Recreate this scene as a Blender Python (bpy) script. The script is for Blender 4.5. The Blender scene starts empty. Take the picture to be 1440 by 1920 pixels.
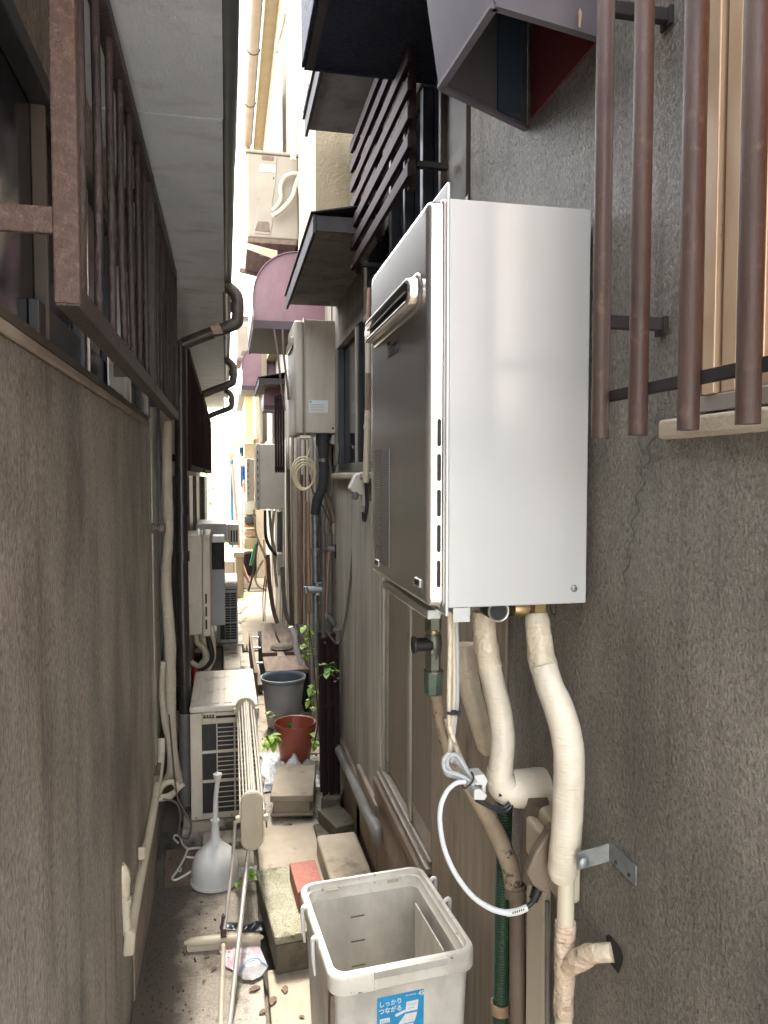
import bpy, bmesh, math, random
from math import radians, sin, cos, pi
from mathutils import Vector, Matrix, noise
random.seed(7)
SC = bpy.context.scene
COL = SC.collection
# ------------------------------------------------------------------ camera, world, light
FPX, EYE = 1390.0, 1.6
YAW, PITCH = radians(11.96), radians(2.76)
cd = bpy.data.cameras.new('camera'); cam = bpy.data.objects.new('camera', cd); COL.objects.link(cam)
cam.location = (0, 0, EYE); cam.rotation_euler = (pi/2-PITCH, 0, -YAW)
cd.sensor_fit = 'VERTICAL'; cd.sensor_height = 36; cd.lens = FPX/1920*36; cd.clip_start = 0.03; cd.clip_end = 900
SC.camera = cam
world = bpy.data.worlds.new('World'); SC.world = world; world.use_nodes = True
wn = world.node_tree; bg = wn.nodes['Background']
sky = wn.nodes.new('ShaderNodeTexSky'); sky.sky_type = 'NISHITA'; sky.sun_disc = False
sky.sun_elevation = radians(68); sky.sun_rotation = radians(8); sky.air_density = 1.0; sky.dust_density = 3.0
hs = wn.nodes.new('ShaderNodeHueSaturation'); hs.inputs['Saturation'].default_value = 0.26
tint = wn.nodes.new('ShaderNodeMix'); tint.data_type = 'RGBA'; tint.blend_type = 'MULTIPLY'; tint.inputs[0].default_value = 1
tint.inputs[7].default_value = (1.0, .99, .955, 1)
wn.links.new(sky.outputs[0], hs.inputs['Color']); wn.links.new(hs.outputs[0], tint.inputs[6])
wn.links.new(tint.outputs[2], bg.inputs['Color']); bg.inputs['Strength'].default_value = 0.15
sd = bpy.data.lights.new('sun', 'SUN'); sd.energy = 1.5; sd.angle = radians(14); sd.color = (1, .95, .87)
sun = bpy.data.objects.new('sun', sd); COL.objects.link(sun)
sun.rotation_euler = Vector((sin(radians(8))*cos(radians(68)), cos(radians(8))*cos(radians(68)), sin(radians(68)))).to_track_quat('Z', 'Y').to_euler()
SC.view_settings.view_transform = 'Standard'; SC.view_settings.look = 'None'; SC.view_settings.gamma = 1
SC.view_settings.use_curve_mapping = False
SC.view_settings.exposure = 4.1
SC.cycles.max_bounces = 10; SC.cycles.diffuse_bounces = 7; SC.cycles.glossy_bounces = 4
SC.cycles.use_denoising = True; SC.cycles.sample_clamp_indirect = 8
SC.cycles.caustics_reflective = False; SC.cycles.caustics_refractive = False

# ------------------------------------------------------------------ measuring helpers: a sight line meets a real plane of the alley
_F = Vector((sin(YAW)*cos(PITCH), cos(YAW)*cos(PITCH), -sin(PITCH)))
_R = Vector((cos(YAW), -sin(YAW), 0)); _U = _R.cross(_F)
def at(u, v, X=None, Y=None, Z=None):
    d = _F + _R*((u-720)/FPX) + _U*((960-v)/FPX)
    t = X/d.x if X is not None else (Y/d.y if Y is not None else (Z-EYE)/d.z)
    return Vector((0, 0, EYE)) + d*t
def dep(p): return (Vector(p)-Vector((0, 0, EYE))).dot(_F)
def rad(w, p): return w/2/FPX*dep(p)

# ------------------------------------------------------------------ materials
MATS = {}
def srgb(c): return tuple((x/12.92 if x <= .04045 else ((x+.055)/1.055)**2.4) for x in c)
def mat(name, c1, c2=None, s=6, st=(1, 1, 1), rough=.7, metal=0., bump=0., bs=60, bst=(1, 1, 1), bump2=0., bs2=8,
        pit=0., stain=0., sst=(1, 1, .18), ss=2.2, painted_shade=None, det=4, c3=None, s3=10, st3=(1, 1, 1), lo3=.6, hi3=.7, lo=.35, hi=.65, rvar=0., trans=0., alpha=1., emit=None, spec=.5, sub=0.):
    m = bpy.data.materials.new(name); m.use_nodes = True; nt = m.node_tree; N = nt.nodes; L = nt.links
    b = N['Principled BSDF']; b.inputs['Roughness'].default_value = rough; b.inputs['Metallic'].default_value = metal
    b.inputs['Specular IOR Level'].default_value = spec
    if trans: b.inputs['Transmission Weight'].default_value = trans
    if alpha < 1: b.inputs['Alpha'].default_value = alpha
    tc = N.new('ShaderNodeTexCoord')
    def nz(sc, stt, det=6, rg=.6):
        mp = N.new('ShaderNodeMapping'); mp.inputs['Scale'].default_value = stt; L.new(tc.outputs['Object'], mp.inputs[0])
        n = N.new('ShaderNodeTexNoise'); n.inputs['Scale'].default_value = sc; n.inputs['Detail'].default_value = det
        n.inputs['Roughness'].default_value = rg; L.new(mp.outputs[0], n.inputs['Vector']); return n
    def ramp(n, a, c):
        r = N.new('ShaderNodeMapRange'); r.inputs[1].default_value = a; r.inputs[2].default_value = c; L.new(n.outputs[0], r.inputs[0]); return r
    def mix(f, a, bb):
        x = N.new('ShaderNodeMix'); x.data_type = 'RGBA'; L.new(f, x.inputs[0])
        if hasattr(a, 'links'): L.new(a, x.inputs[6])
        else: x.inputs[6].default_value = (*a, 1)
        x.inputs[7].default_value = (*bb, 1); return x.outputs[2]
    col = None
    if c2:
        r = ramp(nz(s, st), lo, hi); col = mix(r.outputs[0], c1, c2)
    if c3:
        r3 = ramp(nz(s3, st3, 8, .7), lo3, hi3); col = mix(r3.outputs[0], col if col else c1, c3)
    if painted_shade:  # soft-edged shade painted into the colour, darker toward the left wall
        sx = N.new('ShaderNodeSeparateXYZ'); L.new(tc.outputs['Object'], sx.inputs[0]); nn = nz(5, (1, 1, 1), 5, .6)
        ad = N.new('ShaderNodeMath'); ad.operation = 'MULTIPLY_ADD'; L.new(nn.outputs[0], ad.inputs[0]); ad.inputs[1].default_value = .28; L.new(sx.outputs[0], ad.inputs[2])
        rd = N.new('ShaderNodeMapRange'); L.new(ad.outputs[0], rd.inputs[0]); rd.inputs[1].default_value = painted_shade[0]+.14-painted_shade[1]; rd.inputs[2].default_value = painted_shade[0]+.14+painted_shade[1]; rd.inputs[3].default_value = 1; rd.inputs[4].default_value = 0
        xm = N.new('ShaderNodeMix'); xm.data_type = 'RGBA'; L.new(rd.outputs[0], xm.inputs[0]); L.new(col, xm.inputs[6]); xm.inputs[7].default_value = (*painted_shade[2], 1); col = xm.outputs[2]
    if stain:
        rs = ramp(nz(ss, sst, 5, .6), .38, .66); mv = N.new('ShaderNodeMapRange'); L.new(rs.outputs[0], mv.inputs[0]); mv.inputs[3].default_value = 1.08; mv.inputs[4].default_value = 1-stain
        pm = N.new('ShaderNodeMix'); pm.data_type = 'RGBA'; pm.blend_type = 'MULTIPLY'; pm.inputs[0].default_value = 1
        L.new(col, pm.inputs[6]); L.new(mv.outputs[0], pm.inputs[7]); col = pm.outputs[2]
    if pit:
        rp = ramp(nz(bs, bst, 6, .65), .32, .6); mv = N.new('ShaderNodeMapRange'); L.new(rp.outputs[0], mv.inputs[0]); mv.inputs[3].default_value = 1-pit; mv.inputs[4].default_value = 1+pit*.5
        pm = N.new('ShaderNodeMix'); pm.data_type = 'RGBA'; pm.blend_type = 'MULTIPLY'; pm.inputs[0].default_value = 1
        L.new(col, pm.inputs[6]); L.new(mv.outputs[0], pm.inputs[7]); col = pm.outputs[2]
    if col: L.new(col, b.inputs['Base Color'])
    else: b.inputs['Base Color'].default_value = (*c1, 1)
    if rvar:
        r = ramp(nz(s*1.7, st), .3, .7); mr = N.new('ShaderNodeMapRange'); L.new(r.outputs[0], mr.inputs[0])
        mr.inputs[3].default_value = max(.03, rough-rvar); mr.inputs[4].default_value = min(1, rough+rvar); L.new(mr.outputs[0], b.inputs['Roughness'])
    last = None
    if bump:
        n = nz(bs, bst, 6 if pit else 4, .65 if pit else .55); bp = N.new('ShaderNodeBump'); bp.inputs['Strength'].default_value = 1; bp.inputs['Distance'].default_value = bump
        L.new(n.outputs[0], bp.inputs['Height']); last = bp
    if bump2:
        n = nz(bs2, (1, 1, 1), 4, .5); bp = N.new('ShaderNodeBump'); bp.inputs['Strength'].default_value = 1; bp.inputs['Distance'].default_value = bump2
        L.new(n.outputs[0], bp.inputs['Height'])
        if last: L.new(last.outputs[0], bp.inputs['Normal'])
        last = bp
    if last: L.new(last.outputs[0], b.inputs['Normal'])
    MATS[name] = m; return m

# stuccos and concrete
mat('stucco_near', (.3, .26, .21), (.47, .42, .35), s=3, st=(1.5, 1.5, .35), rough=.4, stain=.5, sst=(1, 1, .55), ss=3.6, bump=.03, bs=185, bst=(1, 1, .7), bump2=.01, bs2=55, pit=.5,
    c3=(.13, .11, .085), s3=5, st3=(1, 2.2, .22), lo3=.53, hi3=.76, rvar=.12)
mat('stucco_left', (.36, .3, .24), (.54, .49, .41), s=2.2, st=(1, 1, .5), rough=.5, stain=.5, sst=(1, 1, .6), ss=3.0, bump=.024, bs=130, bst=(1, 1, .6), bump2=.016, bs2=40, pit=.5,
    c3=(.16, .125, .095), s3=6, st3=(1, 2, .2), lo3=.54, hi3=.74)
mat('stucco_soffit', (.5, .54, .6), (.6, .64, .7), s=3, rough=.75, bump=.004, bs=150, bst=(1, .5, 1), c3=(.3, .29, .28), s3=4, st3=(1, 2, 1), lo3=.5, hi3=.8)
mat('stucco_bright', (.3, .24, .155), (.24, .19, .12), s=5, st=(2, 2, .5), rough=.9, bump=.004, bs=90, c3=(.17, .12, .075), s3=6, st3=(3, 3, .4), lo3=.55, hi3=.75)
mat('stucco_far', (.36, .32, .27), (.25, .21, .17), s=5, st=(3, 3, .35), rough=.85, bump=.002, bs=80, c3=(.12, .09, .07), s3=9, st3=(3, 3, .3), lo3=.55, hi3=.75)
mat('wall_streaky', (.5, .47, .41), (.33, .3, .255), s=6, st=(1, 3, .15), rough=.8, bump=.002, bs=90, stain=.3, ss=5, c3=(.26, .215, .175), s3=7, st3=(1, 3, .12), lo3=.54, hi3=.7)
mat('hood_stucco', (.13, .12, .11), (.2, .185, .17), s=5, rough=.85, bump=.003, bs=120, c3=(.05, .045, .04), s3=6, lo3=.5, hi3=.7)
mat('concrete', (.46, .42, .36), (.34, .3, .245), s=4, rough=.92, bump=.0015, bs=120, bump2=.002, bs2=25, c3=(.085, .065, .05), s3=7, lo3=.5, hi3=.62)
mat('concrete_shaded', (.48, .43, .36), (.33, .285, .23), s=4, rough=.92, bump=.004, bs=120, bump2=.003, bs2=25, pit=.25, painted_shade=(-.13, .05, (.085, .068, .054)), c3=(.12, .1, .075), s3=7, lo3=.52, hi3=.68)  # slab colour carries the painted shade along the left wall
mat('concrete_pale', (.42, .36, .28), (.32, .27, .2), s=5, rough=.92, bump=.0015, bs=160, bump2=.002, bs2=20, c3=(.13, .1, .07), s3=7, lo3=.56, hi3=.72)
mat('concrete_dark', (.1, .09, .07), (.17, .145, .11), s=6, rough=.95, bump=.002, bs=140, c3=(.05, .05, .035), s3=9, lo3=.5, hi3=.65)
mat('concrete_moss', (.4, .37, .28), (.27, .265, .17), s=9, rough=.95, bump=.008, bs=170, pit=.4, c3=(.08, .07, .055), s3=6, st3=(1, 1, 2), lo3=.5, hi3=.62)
mat('path_tan', (.3, .25, .18), (.23, .185, .13), s=2, rough=.92, bump=.002, bs=60, c3=(.2, .15, .1), s3=5, lo3=.56, hi3=.75)
mat('soil', (.05, .04, .03), (.09, .07, .05), s=12, rough=1, bump=.01, bs=40)
mat('brick_red', (.38, .15, .115), (.29, .115, .09), s=12, rough=.9, bump=.005, pit=.2, bs=120, c3=(.16, .06, .05), s3=30, lo3=.58, hi3=.66)
mat('foundation', (.33, .27, .21), (.22, .17, .13), s=5, st=(1, 1, 2), rough=.9, bump=.002, bs=80)
# metals, plastics
mat('rust_brown', (.042, .023, .018), (.066, .038, .029), s=20, st=(1, 1, .3), rough=.58, bump=.0006, bs=220, bst=(1, 1, .6), c3=(.12, .075, .05), s3=40, lo3=.58, hi3=.74, rvar=.12)
mat('rust_dark', (.024, .016, .014), (.045, .029, .025), s=16, st=(1, 1, .3), rough=.5, bump=.004, bs=160, bst=(1, 1, .4), c3=(.1, .065, .05), s3=30, lo3=.62, hi3=.72)
mat('rust_light', (.095, .06, .048), (.065, .04, .032), s=60, rough=.7, bump=.003, bs=240, c3=(.16, .105, .08), s3=70, lo3=.5, hi3=.7)
mat('brown_plum', (.032, .017, .018), (.02, .011, .013), s=12, st=(1, 1, .3), rough=.75, spec=.12, c3=(.1, .06, .055), s3=30, lo3=.62, hi3=.75)
mat('black_wood', (.010, .012, .024), (.018, .021, .036), s=6, rough=.8, spec=.2, bump=.012, bs=70)
mat('dark_metal', (.03, .028, .03), (.05, .045, .045), s=8, rough=.8, spec=.15)
mat('downpipe', (.022, .02, .02), (.035, .03, .028), s=5, rough=.33)
mat('downpipe_brown', (.05, .038, .034), (.09, .07, .06), s=8, rough=.4)
mat('alu_cream', stain=0.15, ss=5, c1=(.56, .4, .27), c2=(.46, .31, .2), s=6, st=(1, 1, .3), rough=.35, metal=.3, c3=(.3, .2, .14), s3=30, lo3=.66, hi3=.75)
mat('alu_grey', (.27, .24, .205), (.34, .31, .265), s=8, st=(1, 1, .2), rough=.4, metal=.5, c3=(.08, .07, .06), s3=12, lo3=.55, hi3=.7)
mat('alu_bright', (.6, .56, .5), (.45, .41, .36), s=14, st=(1, 1, .2), rough=.35, metal=.7, c3=(.2, .15, .1), s3=30, lo3=.62, hi3=.7)
mat('alu_dark', (.03, .032, .036), (.05, .052, .055), s=8, rough=.35, metal=.4)
mat('glass_dark', (.012, .012, .018), rough=.12, spec=.4)
mat('glass_orange', (.75, .25, .03), (.62, .18, .02), s=10, rough=.2)
mat('door_panel', (.17, .135, .1), (.22, .18, .135), s=12, st=(1, 4, .3), rough=.55, bump=.0006, bs=60, bst=(1, 4, .3))
mat('panel_dark', (.06, .045, .035), (.09, .07, .05), s=6, st=(1, 1, .3), rough=.6)
mat('plywood', (.31, .26, .2), (.22, .175, .13), s=10, st=(1, 4, .25), rough=.7, bump=.0008, bs=60, bst=(1, 5, .2), c3=(.05, .04, .03), s3=5, st3=(1, 2, .6), lo3=.55, hi3=.75)
mat('weather_wood', (.22, .16, .12), (.13, .095, .07), s=9, st=(4, .6, 4), rough=.85, bump=.0015, bs=60, bst=(4, .5, 4))
mat('wood_post', (.3, .19, .13), (.18, .11, .08), s=9, st=(4, 4, .4), rough=.8)
mat('heater_paint', (.6, .605, .6), (.58, .58, .57), s=4, rough=.2, metal=.34)
mat('heater_cover', (.66, .63, .6), rough=.2, metal=.86)
mat('heater_old', stain=0.18, ss=5, c1=(.5, .45, .385), c2=(.42, .38, .32), s=5, st=(2, 2, .5), rough=.45, metal=.25, c3=(.3, .25, .19), s3=8, st3=(2, 2, .5), lo3=.55, hi3=.75)
mat('heater_grey', stain=0.15, ss=5, c1=(.6, .57, .51), c2=(.52, .49, .44), s=5, rough=.5, metal=.2)
mat('heater_cream', stain=0.2, ss=5, c1=(.72, .64, .52), c2=(.62, .55, .45), s=5, rough=.5, c3=(.4, .32, .24), s3=9, lo3=.6, hi3=.75)
mat('box_bluegrey', (.42, .44, .45), (.36, .38, .39), s=5, rough=.5)
mat('slot_black', (.004, .004, .005), rough=.6)
mat('ac_white', stain=0.15, ss=5, c1=(.66, .6, .5), c2=(.56, .5, .4), s=4, rough=.5, c3=(.33, .25, .17), s3=9, lo3=.6, hi3=.75)
mat('ac_top', (.76, .71, .62), (.62, .56, .47), s=14, st=(1, .2, 1), rough=.55, bump=.0004, bs=60, c3=(.3, .24, .18), s3=10, lo3=.56, hi3=.68)
mat('ac_fin', (.022, .024, .025), (.04, .042, .04), s=60, st=(3, 1, .2), rough=.6)
mat('ac_aged', (.33, .285, .22), (.27, .23, .175), s=4, rough=.6, c3=(.16, .12, .08), s3=9, lo3=.58, hi3=.75)
mat('ac_grey', stain=0.12, ss=5, c1=(.5, .52, .52), c2=(.42, .44, .44), s=5, rough=.5)
mat('white_plastic', (.68, .68, .66), (.6, .6, .58), s=5, rough=.35, c3=(.4, .38, .34), s3=14, lo3=.65, hi3=.8)
mat('bin_plastic', (.66, .63, .56), (.56, .53, .47), s=5, rough=.45, stain=.38, ss=7, sst=(1, 1, .5), c3=(.25, .22, .18), s3=90, lo3=.66, hi3=.7, bump=.0002, bs=200)
mat('bin_grime', (.66, .63, .56), (.5, .46, .4), s=7, lo=.45, hi=.62, rough=.5, c3=(.14, .12, .1), s3=75, lo3=.6, hi3=.68)
mat('beige_plastic', stain=0.12, ss=5, c1=(.55, .49, .37), c2=(.48, .42, .31), s=5, rough=.45)
mat('rack_steel', (.55, .5, .42), (.44, .39, .32), s=20, rough=.35, metal=.3, c3=(.35, .26, .18), s3=40, lo3=.62, hi3=.75)
mat('pole_grey', (.55, .51, .46), (.46, .42, .37), s=10, rough=.4, metal=.3)
mat('wrap_white', (.74, .675, .565), (.66, .59, .47), s=12, rough=.4, stain=.15, ss=12, bump=.0018, bs=30, bst=(1.4, 1.4, 9), bump2=.003, bs2=24)
mat('tape_cream', (.7, .62, .48), (.62, .53, .4), s=9, rough=.28, bump=.006, bs=14, bst=(1.5, 1.5, 4), bump2=.006, bs2=50)
mat('tape_tan', (.6, .47, .35), (.52, .4, .29), s=14, rough=.5, bump=.01, bs=26, bst=(1, 1, 3), bump2=.008, bs2=60)
mat('pvc_cream', (.6, .54, .41), (.52, .46, .35), s=8, st=(1, 1, .3), rough=.4, c3=(.35, .29, .2), s3=14, lo3=.6, hi3=.75)
mat('duct_cream', stain=0.25, ss=5, c1=(.54, .48, .38), c2=(.46, .4, .31), s=8, rough=.6, bump=.005, bs=20, bst=(1, 1, 7), c3=(.25, .2, .14), s3=10, lo3=.6, hi3=.75)
mat('pvc_grey', (.2, .195, .185), (.15, .145, .135), s=10, rough=.5, c3=(.3, .27, .22), s3=14, lo3=.6, hi3=.75)
mat('steel_galv', (.3, .32, .33), (.2, .215, .22), s=40, rough=.45, metal=.6)
mat('brass', (.5, .37, .18), (.34, .25, .13), s=30, rough=.35, metal=.9)
mat('brass_old', (.2, .2, .16), (.12, .13, .1), s=30, rough=.45, metal=.7)
mat('nut_green', (.14, .2, .15), (.09, .12, .1), s=30, rough=.5, metal=.5)
mat('hose_beige', (.34, .27, .19), (.26, .2, .14), s=20, rough=.7, bump=.0006, bs=200, c3=(.06, .05, .04), s3=45, lo3=.56, hi3=.62)
mat('pipe_brown', (.12, .09, .065), (.17, .13, .095), s=14, st=(1, 1, .4), rough=.6)
mat('hose_green', (.02, .05, .028), (.028, .066, .036), s=12, rough=.4)
mat('strap_tan', (.36, .25, .16), (.25, .16, .1), s=20, rough=.6, metal=.3)
mat('cable_grey', (.42, .44, .46), rough=.4)
mat('cable_white', (.66, .68, .7), rough=.35)
mat('cable_cream', (.66, .58, .4), rough=.5)
mat('cable_brown', (.1, .08, .065), rough=.5)
mat('cable_black', (.012, .012, .013), rough=.45)
mat('cable_pink', (.5, .25, .18), rough=.5)
mat('rubber', (.016, .016, .018), rough=.5)
mat('foam_black', (.03, .032, .035), (.05, .052, .056), s=20, rough=.8)
mat('mauve', (.225, .12, .135), (.17, .095, .11), s=3, rough=.45, bump2=.006, bs2=9)
mat('mauve_dark', (.055, .035, .045), rough=.6)
mat('hood_steel', (.085, .075, .085), (.12, .105, .12), s=5, rough=.75, metal=.0, spec=.25, c3=(.5, .45, .36), s3=22, lo3=.7, hi3=.73)
mat('hood_inside', (.17, .17, .18), (.12, .12, .13), s=3, rough=.35, metal=.5)
mat('hood_red', (.14, .022, .022), (.1, .016, .018), s=6, rough=.6)
mat('navy', (.02, .03, .045), rough=.5)
mat('terracotta', (.36, .09, .05), (.29, .07, .04), s=7, rough=.42, c3=(.2, .06, .04), s3=9, lo3=.6, hi3=.75)
mat('potting_soil', (.06, .05, .04), (.1, .08, .06), s=50, rough=1, bump=.004, bs=120)
mat('bucket', (.26, .275, .29), (.21, .22, .235), s=6, rough=.5, c3=(.3, .24, .15), s3=5, lo3=.56, hi3=.75)
mat('bucket_blue', (.13, .17, .205), rough=.75, spec=.2)
mat('leaf', (.2, .4, .035), (.34, .52, .07), s=20, rough=.45, sub=.2)
mat('leaf_dark', (.1, .22, .035), (.17, .32, .05), s=20, rough=.5)
mat('vine_stem', (.05, .035, .025), rough=.8)
mat('petal', (.45, .25, .36), (.55, .38, .46), s=40, rough=.6)
mat('dry_leaf', (.2, .145, .095), (.12, .08, .05), s=30, rough=.9)
mat('film', (.72, .73, .74), (.6, .61, .62), s=20, rough=.2, bump=.012, bs=60)
mat('black_bag', (.03, .035, .04), rough=.3, bump=.002, bs=60)
mat('pack_pink', (.62, .33, .38), (.66, .62, .66), s=22, rough=.3, c3=(.75, .75, .74), s3=35, lo3=.5, hi3=.55)
mat('pack_blue', (.28, .36, .6), rough=.3)
mat('pack_foil', (.38, .38, .38), (.25, .25, .25), s=20, rough=.35, bump=.004, bs=60)
mat('sticker', (.74, .8, .79), (.68, .76, .75), s=30, rough=.4)
mat('ink_green', (.08, .35, .15), rough=.5); mat('ink_grey', (.3, .32, .32), rough=.5); mat('ink_red', (.55, .2, .18), rough=.5)
mat('label_blue', (.02, .3, .58), (.03, .24, .48), s=25, rough=.4, c3=(.2, .35, .42), s3=20, lo3=.6, hi3=.8)
mat('label_white', (.72, .74, .74), (.6, .64, .65), s=60, rough=.4)
mat('label_brown', (.09, .065, .062), rough=.35, metal=.2); mat('label_slate', (.16, .165, .17), rough=.35, metal=.3)
mat('logo_grey', (.02, .02, .02), rough=.4)
mat('red_paint', (.5, .02, .03), rough=.4)
mat('yellow_wall', (.5, .4, .2), (.42, .34, .17), s=4, rough=.85)
mat('blue_tarp', (.08, .28, .7), (.16, .4, .8), s=6, rough=.45, bump=.01, bs=14)
mat('sky_blue', (.3, .55, .8), rough=.5)
mat('orange', (.5, .17, .07), rough=.5)
mat('copper_pipe', (.48, .26, .16), (.4, .2, .12), s=9, rough=.5)
mat('crate_yellow', (.5, .4, .24), (.42, .33, .2), s=9, rough=.7)
mat('gutter_tan', (.45, .37, .29), (.38, .31, .24), s=8, rough=.5, c3=(.3, .18, .1), s3=14, lo3=.6, hi3=.75)
mat('soffit_yellow', (.52, .43, .27), (.44, .36, .22), s=8, rough=.9, bump=.002, bs=80)
mat('vinyl_white', (.78, .78, .75), rough=.45)
mat('shutter_grey', (.4, .4, .37), rough=.5)
mat('bounce_grey', (.34, .33, .31), (.28, .27, .25), s=3, rough=.9, bump=.002, bs=80)
mat('roof_tile', (.06, .065, .07), (.09, .09, .1), s=6, rough=.6)
mat('far_white', (.8, .8, .78), rough=.8)
mat('gutter_dark', (.05, .06, .062), (.09, .1, .1), s=5, rough=.4)

# ------------------------------------------------------------------ mesh builder
class MB:
    def __init__(s): s.v = []; s.f = []; s.sm = []
    def add(s, vs, fs, smooth=False):
        o = len(s.v); s.v += [Vector(p) for p in vs]
        for f in fs: s.f.append([i+o for i in f]); s.sm.append(smooth)
        return s
    def box(s, x0, x1, y0, y1, z0, z1):
        vs = [(x, y, z) for z in (z0, z1) for y in (y0, y1) for x in (x0, x1)]
        return s.add(vs, [(0, 2, 3, 1), (4, 5, 7, 6), (0, 1, 5, 4), (2, 6, 7, 3), (0, 4, 6, 2), (1, 3, 7, 5)])
    def obox(s, c, size, rot=(0, 0, 0)):
        from mathutils import Euler
        R = Euler(rot).to_matrix(); c = Vector(c); h = [a/2 for a in size]
        vs = [c+R@Vector((sx*h[0], sy*h[1], sz*h[2])) for sz in (-1, 1) for sy in (-1, 1) for sx in (-1, 1)]
        return s.add(vs, [(0, 2, 3, 1), (4, 5, 7, 6), (0, 1, 5, 4), (2, 6, 7, 3), (0, 4, 6, 2), (1, 3, 7, 5)])
    def quad(s, *p): return s.add(p, [tuple(range(len(p)))])
    def hexa(s, a, b):   # bottom four, top four points
        return s.add(list(a)+list(b), [(3, 2, 1, 0), (4, 5, 6, 7), (0, 1, 5, 4), (1, 2, 6, 5), (2, 3, 7, 6), (3, 0, 4, 7)])
    def bar(s, p, q, w, h=None, up=(0, 0, 1)):
        h = h or w; p = Vector(p); q = Vector(q); d = (q-p).normalized(); u = Vector(up)
        if abs(d.dot(u)) > .95: u = Vector((0, 1, 0))
        a = d.cross(u).normalized(); b = a.cross(d)
        vs = [e+a*(sx*w/2)+b*(sz*h/2) for e in (p, q) for sx, sz in ((-1, -1), (1, -1), (1, 1), (-1, 1))]
        return s.add(vs, [(3, 2, 1, 0), (4, 5, 6, 7), (0, 1, 5, 4), (1, 2, 6, 5), (2, 3, 7, 6), (3, 0, 4, 7)])
    def tube(s, pts, r, n=12, sub=6, caps=True, wob=0., smooth=True, prof=None):
        pts = [Vector(p) for p in pts]
        rs = list(r) if hasattr(r, '__len__') else [r]*len(pts)
        P = []; R = []
        if sub and len(pts) > 2:
            for i in range(len(pts)-1):
                p0 = pts[max(i-1, 0)]; p1 = pts[i]; p2 = pts[i+1]; p3 = pts[min(i+2, len(pts)-1)]
                for k in range(sub):
                    t = k/sub
                    P.append(.5*((2*p1)+(-p0+p2)*t+(2*p0-5*p1+4*p2-p3)*t*t+(-p0+3*p1-3*p2+p3)*t**3)); R.append(rs[i]*(1-t)+rs[i+1]*t)
            P.append(pts[-1]); R.append(rs[-1])
        else: P = pts; R = rs
        T = [(P[min(i+1, len(P)-1)]-P[max(i-1, 0)]).normalized() for i in range(len(P))]
        up = Vector((0, 0, 1)) if abs(T[0].z) < .9 else Vector((0, 1, 0))
        a = T[0].cross(up).normalized(); vs = []
        for i, p in enumerate(P):
            a = (a-T[i]*a.dot(T[i])).normalized(); b = T[i].cross(a)
            for k in range(n):
                th = 2*pi*k/n; rr = R[i]
                if wob: rr *= 1+wob*noise.noise(p*55+Vector((cos(th), sin(th), 0))*1.5)
                vs.append(p+a*cos(th)*rr+b*sin(th)*rr)
        fs = []
        for i in range(len(P)-1):
            for k in range(n):
                k2 = (k+1) % n; fs.append((i*n+k, i*n+k2, (i+1)*n+k2, (i+1)*n+k))
        s.add(vs, fs, smooth)
        if caps:
            s.add(vs[:n], [tuple(range(n-1, -1, -1))]); s.add(vs[-n:], [tuple(range(n))])
        return s
    def lathe(s, c, prof, n=28, axis='Z', smooth=True, cap=True):
        c = Vector(c); vs = []
        for r, h in prof:
            for k in range(n):
                th = 2*pi*k/n; q = (r*cos(th), r*sin(th), h)
                if axis == 'X': q = (h, r*cos(th), r*sin(th))
                if axis == 'Y': q = (r*sin(th), h, r*cos(th))
                vs.append(c+Vector(q))
        fs = [(i*n+k, i*n+(k+1) % n, (i+1)*n+(k+1) % n, (i+1)*n+k) for i in range(len(prof)-1) for k in range(n)]
        if prof[0][0] > 0 and cap: fs.append(tuple(range(n-1, -1, -1)))
        if prof[-1][0] > 0 and cap: fs.append(tuple((len(prof)-1)*n+k for k in range(n)))
        return s.add(vs, fs, smooth)
    def prism(s, poly, axis, a, b, smooth=False):   # poly 2D extruded along axis between a and b
        def P(p, h):
            return {'X': (h, p[0], p[1]), 'Y': (p[0], h, p[1]), 'Z': (p[0], p[1], h)}[axis]
        n = len(poly); vs = [P(p, a) for p in poly]+[P(p, b) for p in poly]
        s.add(vs, [tuple(range(n-1, -1, -1)), tuple(range(n, 2*n))])
        return s.add(vs, [(k, (k+1) % n, n+(k+1) % n, n+k) for k in range(n)], smooth)
    def rings(s, rings, closed_ends=(False, False), smooth=True):
        n = len(rings[0]); vs = [p for r in rings for p in r]
        s.add(vs, [(i*n+k, i*n+(k+1) % n, (i+1)*n+(k+1) % n, (i+1)*n+k) for i in range(len(rings)-1) for k in range(n)], smooth)
        if closed_ends[0]: s.add(rings[0], [tuple(range(n-1, -1, -1))])
        if closed_ends[1]: s.add(rings[-1], [tuple(range(n))])
        return s
    def build(s, name, m, parent=None, bevel=0, seg=2, label=None, origin=None):
        lo = Vector([min(p[i] for p in s.v) for i in range(3)]); hi = Vector([max(p[i] for p in s.v) for i in range(3)])
        if origin is None: org = Vector(parent['_o']) if parent else Vector(((lo.x+hi.x)/2, (lo.y+hi.y)/2, lo.z))
        else: org = Vector(origin)
        me = bpy.data.meshes.new(name); me.from_pydata([tuple(p-org) for p in s.v], [], s.f)
        me.polygons.foreach_set('use_smooth', s.sm)
        bm = bmesh.new(); bm.from_mesh(me); bmesh.ops.remove_doubles(bm, verts=bm.verts, dist=1e-6)
        bmesh.ops.recalc_face_normals(bm, faces=bm.faces)
        for e in bm.edges:
            if len(e.link_faces) == 2 and e.calc_face_angle(0) > radians(50): e.smooth = False
        bm.to_mesh(me); bm.free()
        me.materials.append(MATS[m] if isinstance(m, str) else m)
        o = bpy.data.objects.new(name, me); COL.objects.link(o)
        o['_o'] = list(org)
        if parent: o.parent = parent
        else: o.location = org
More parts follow.
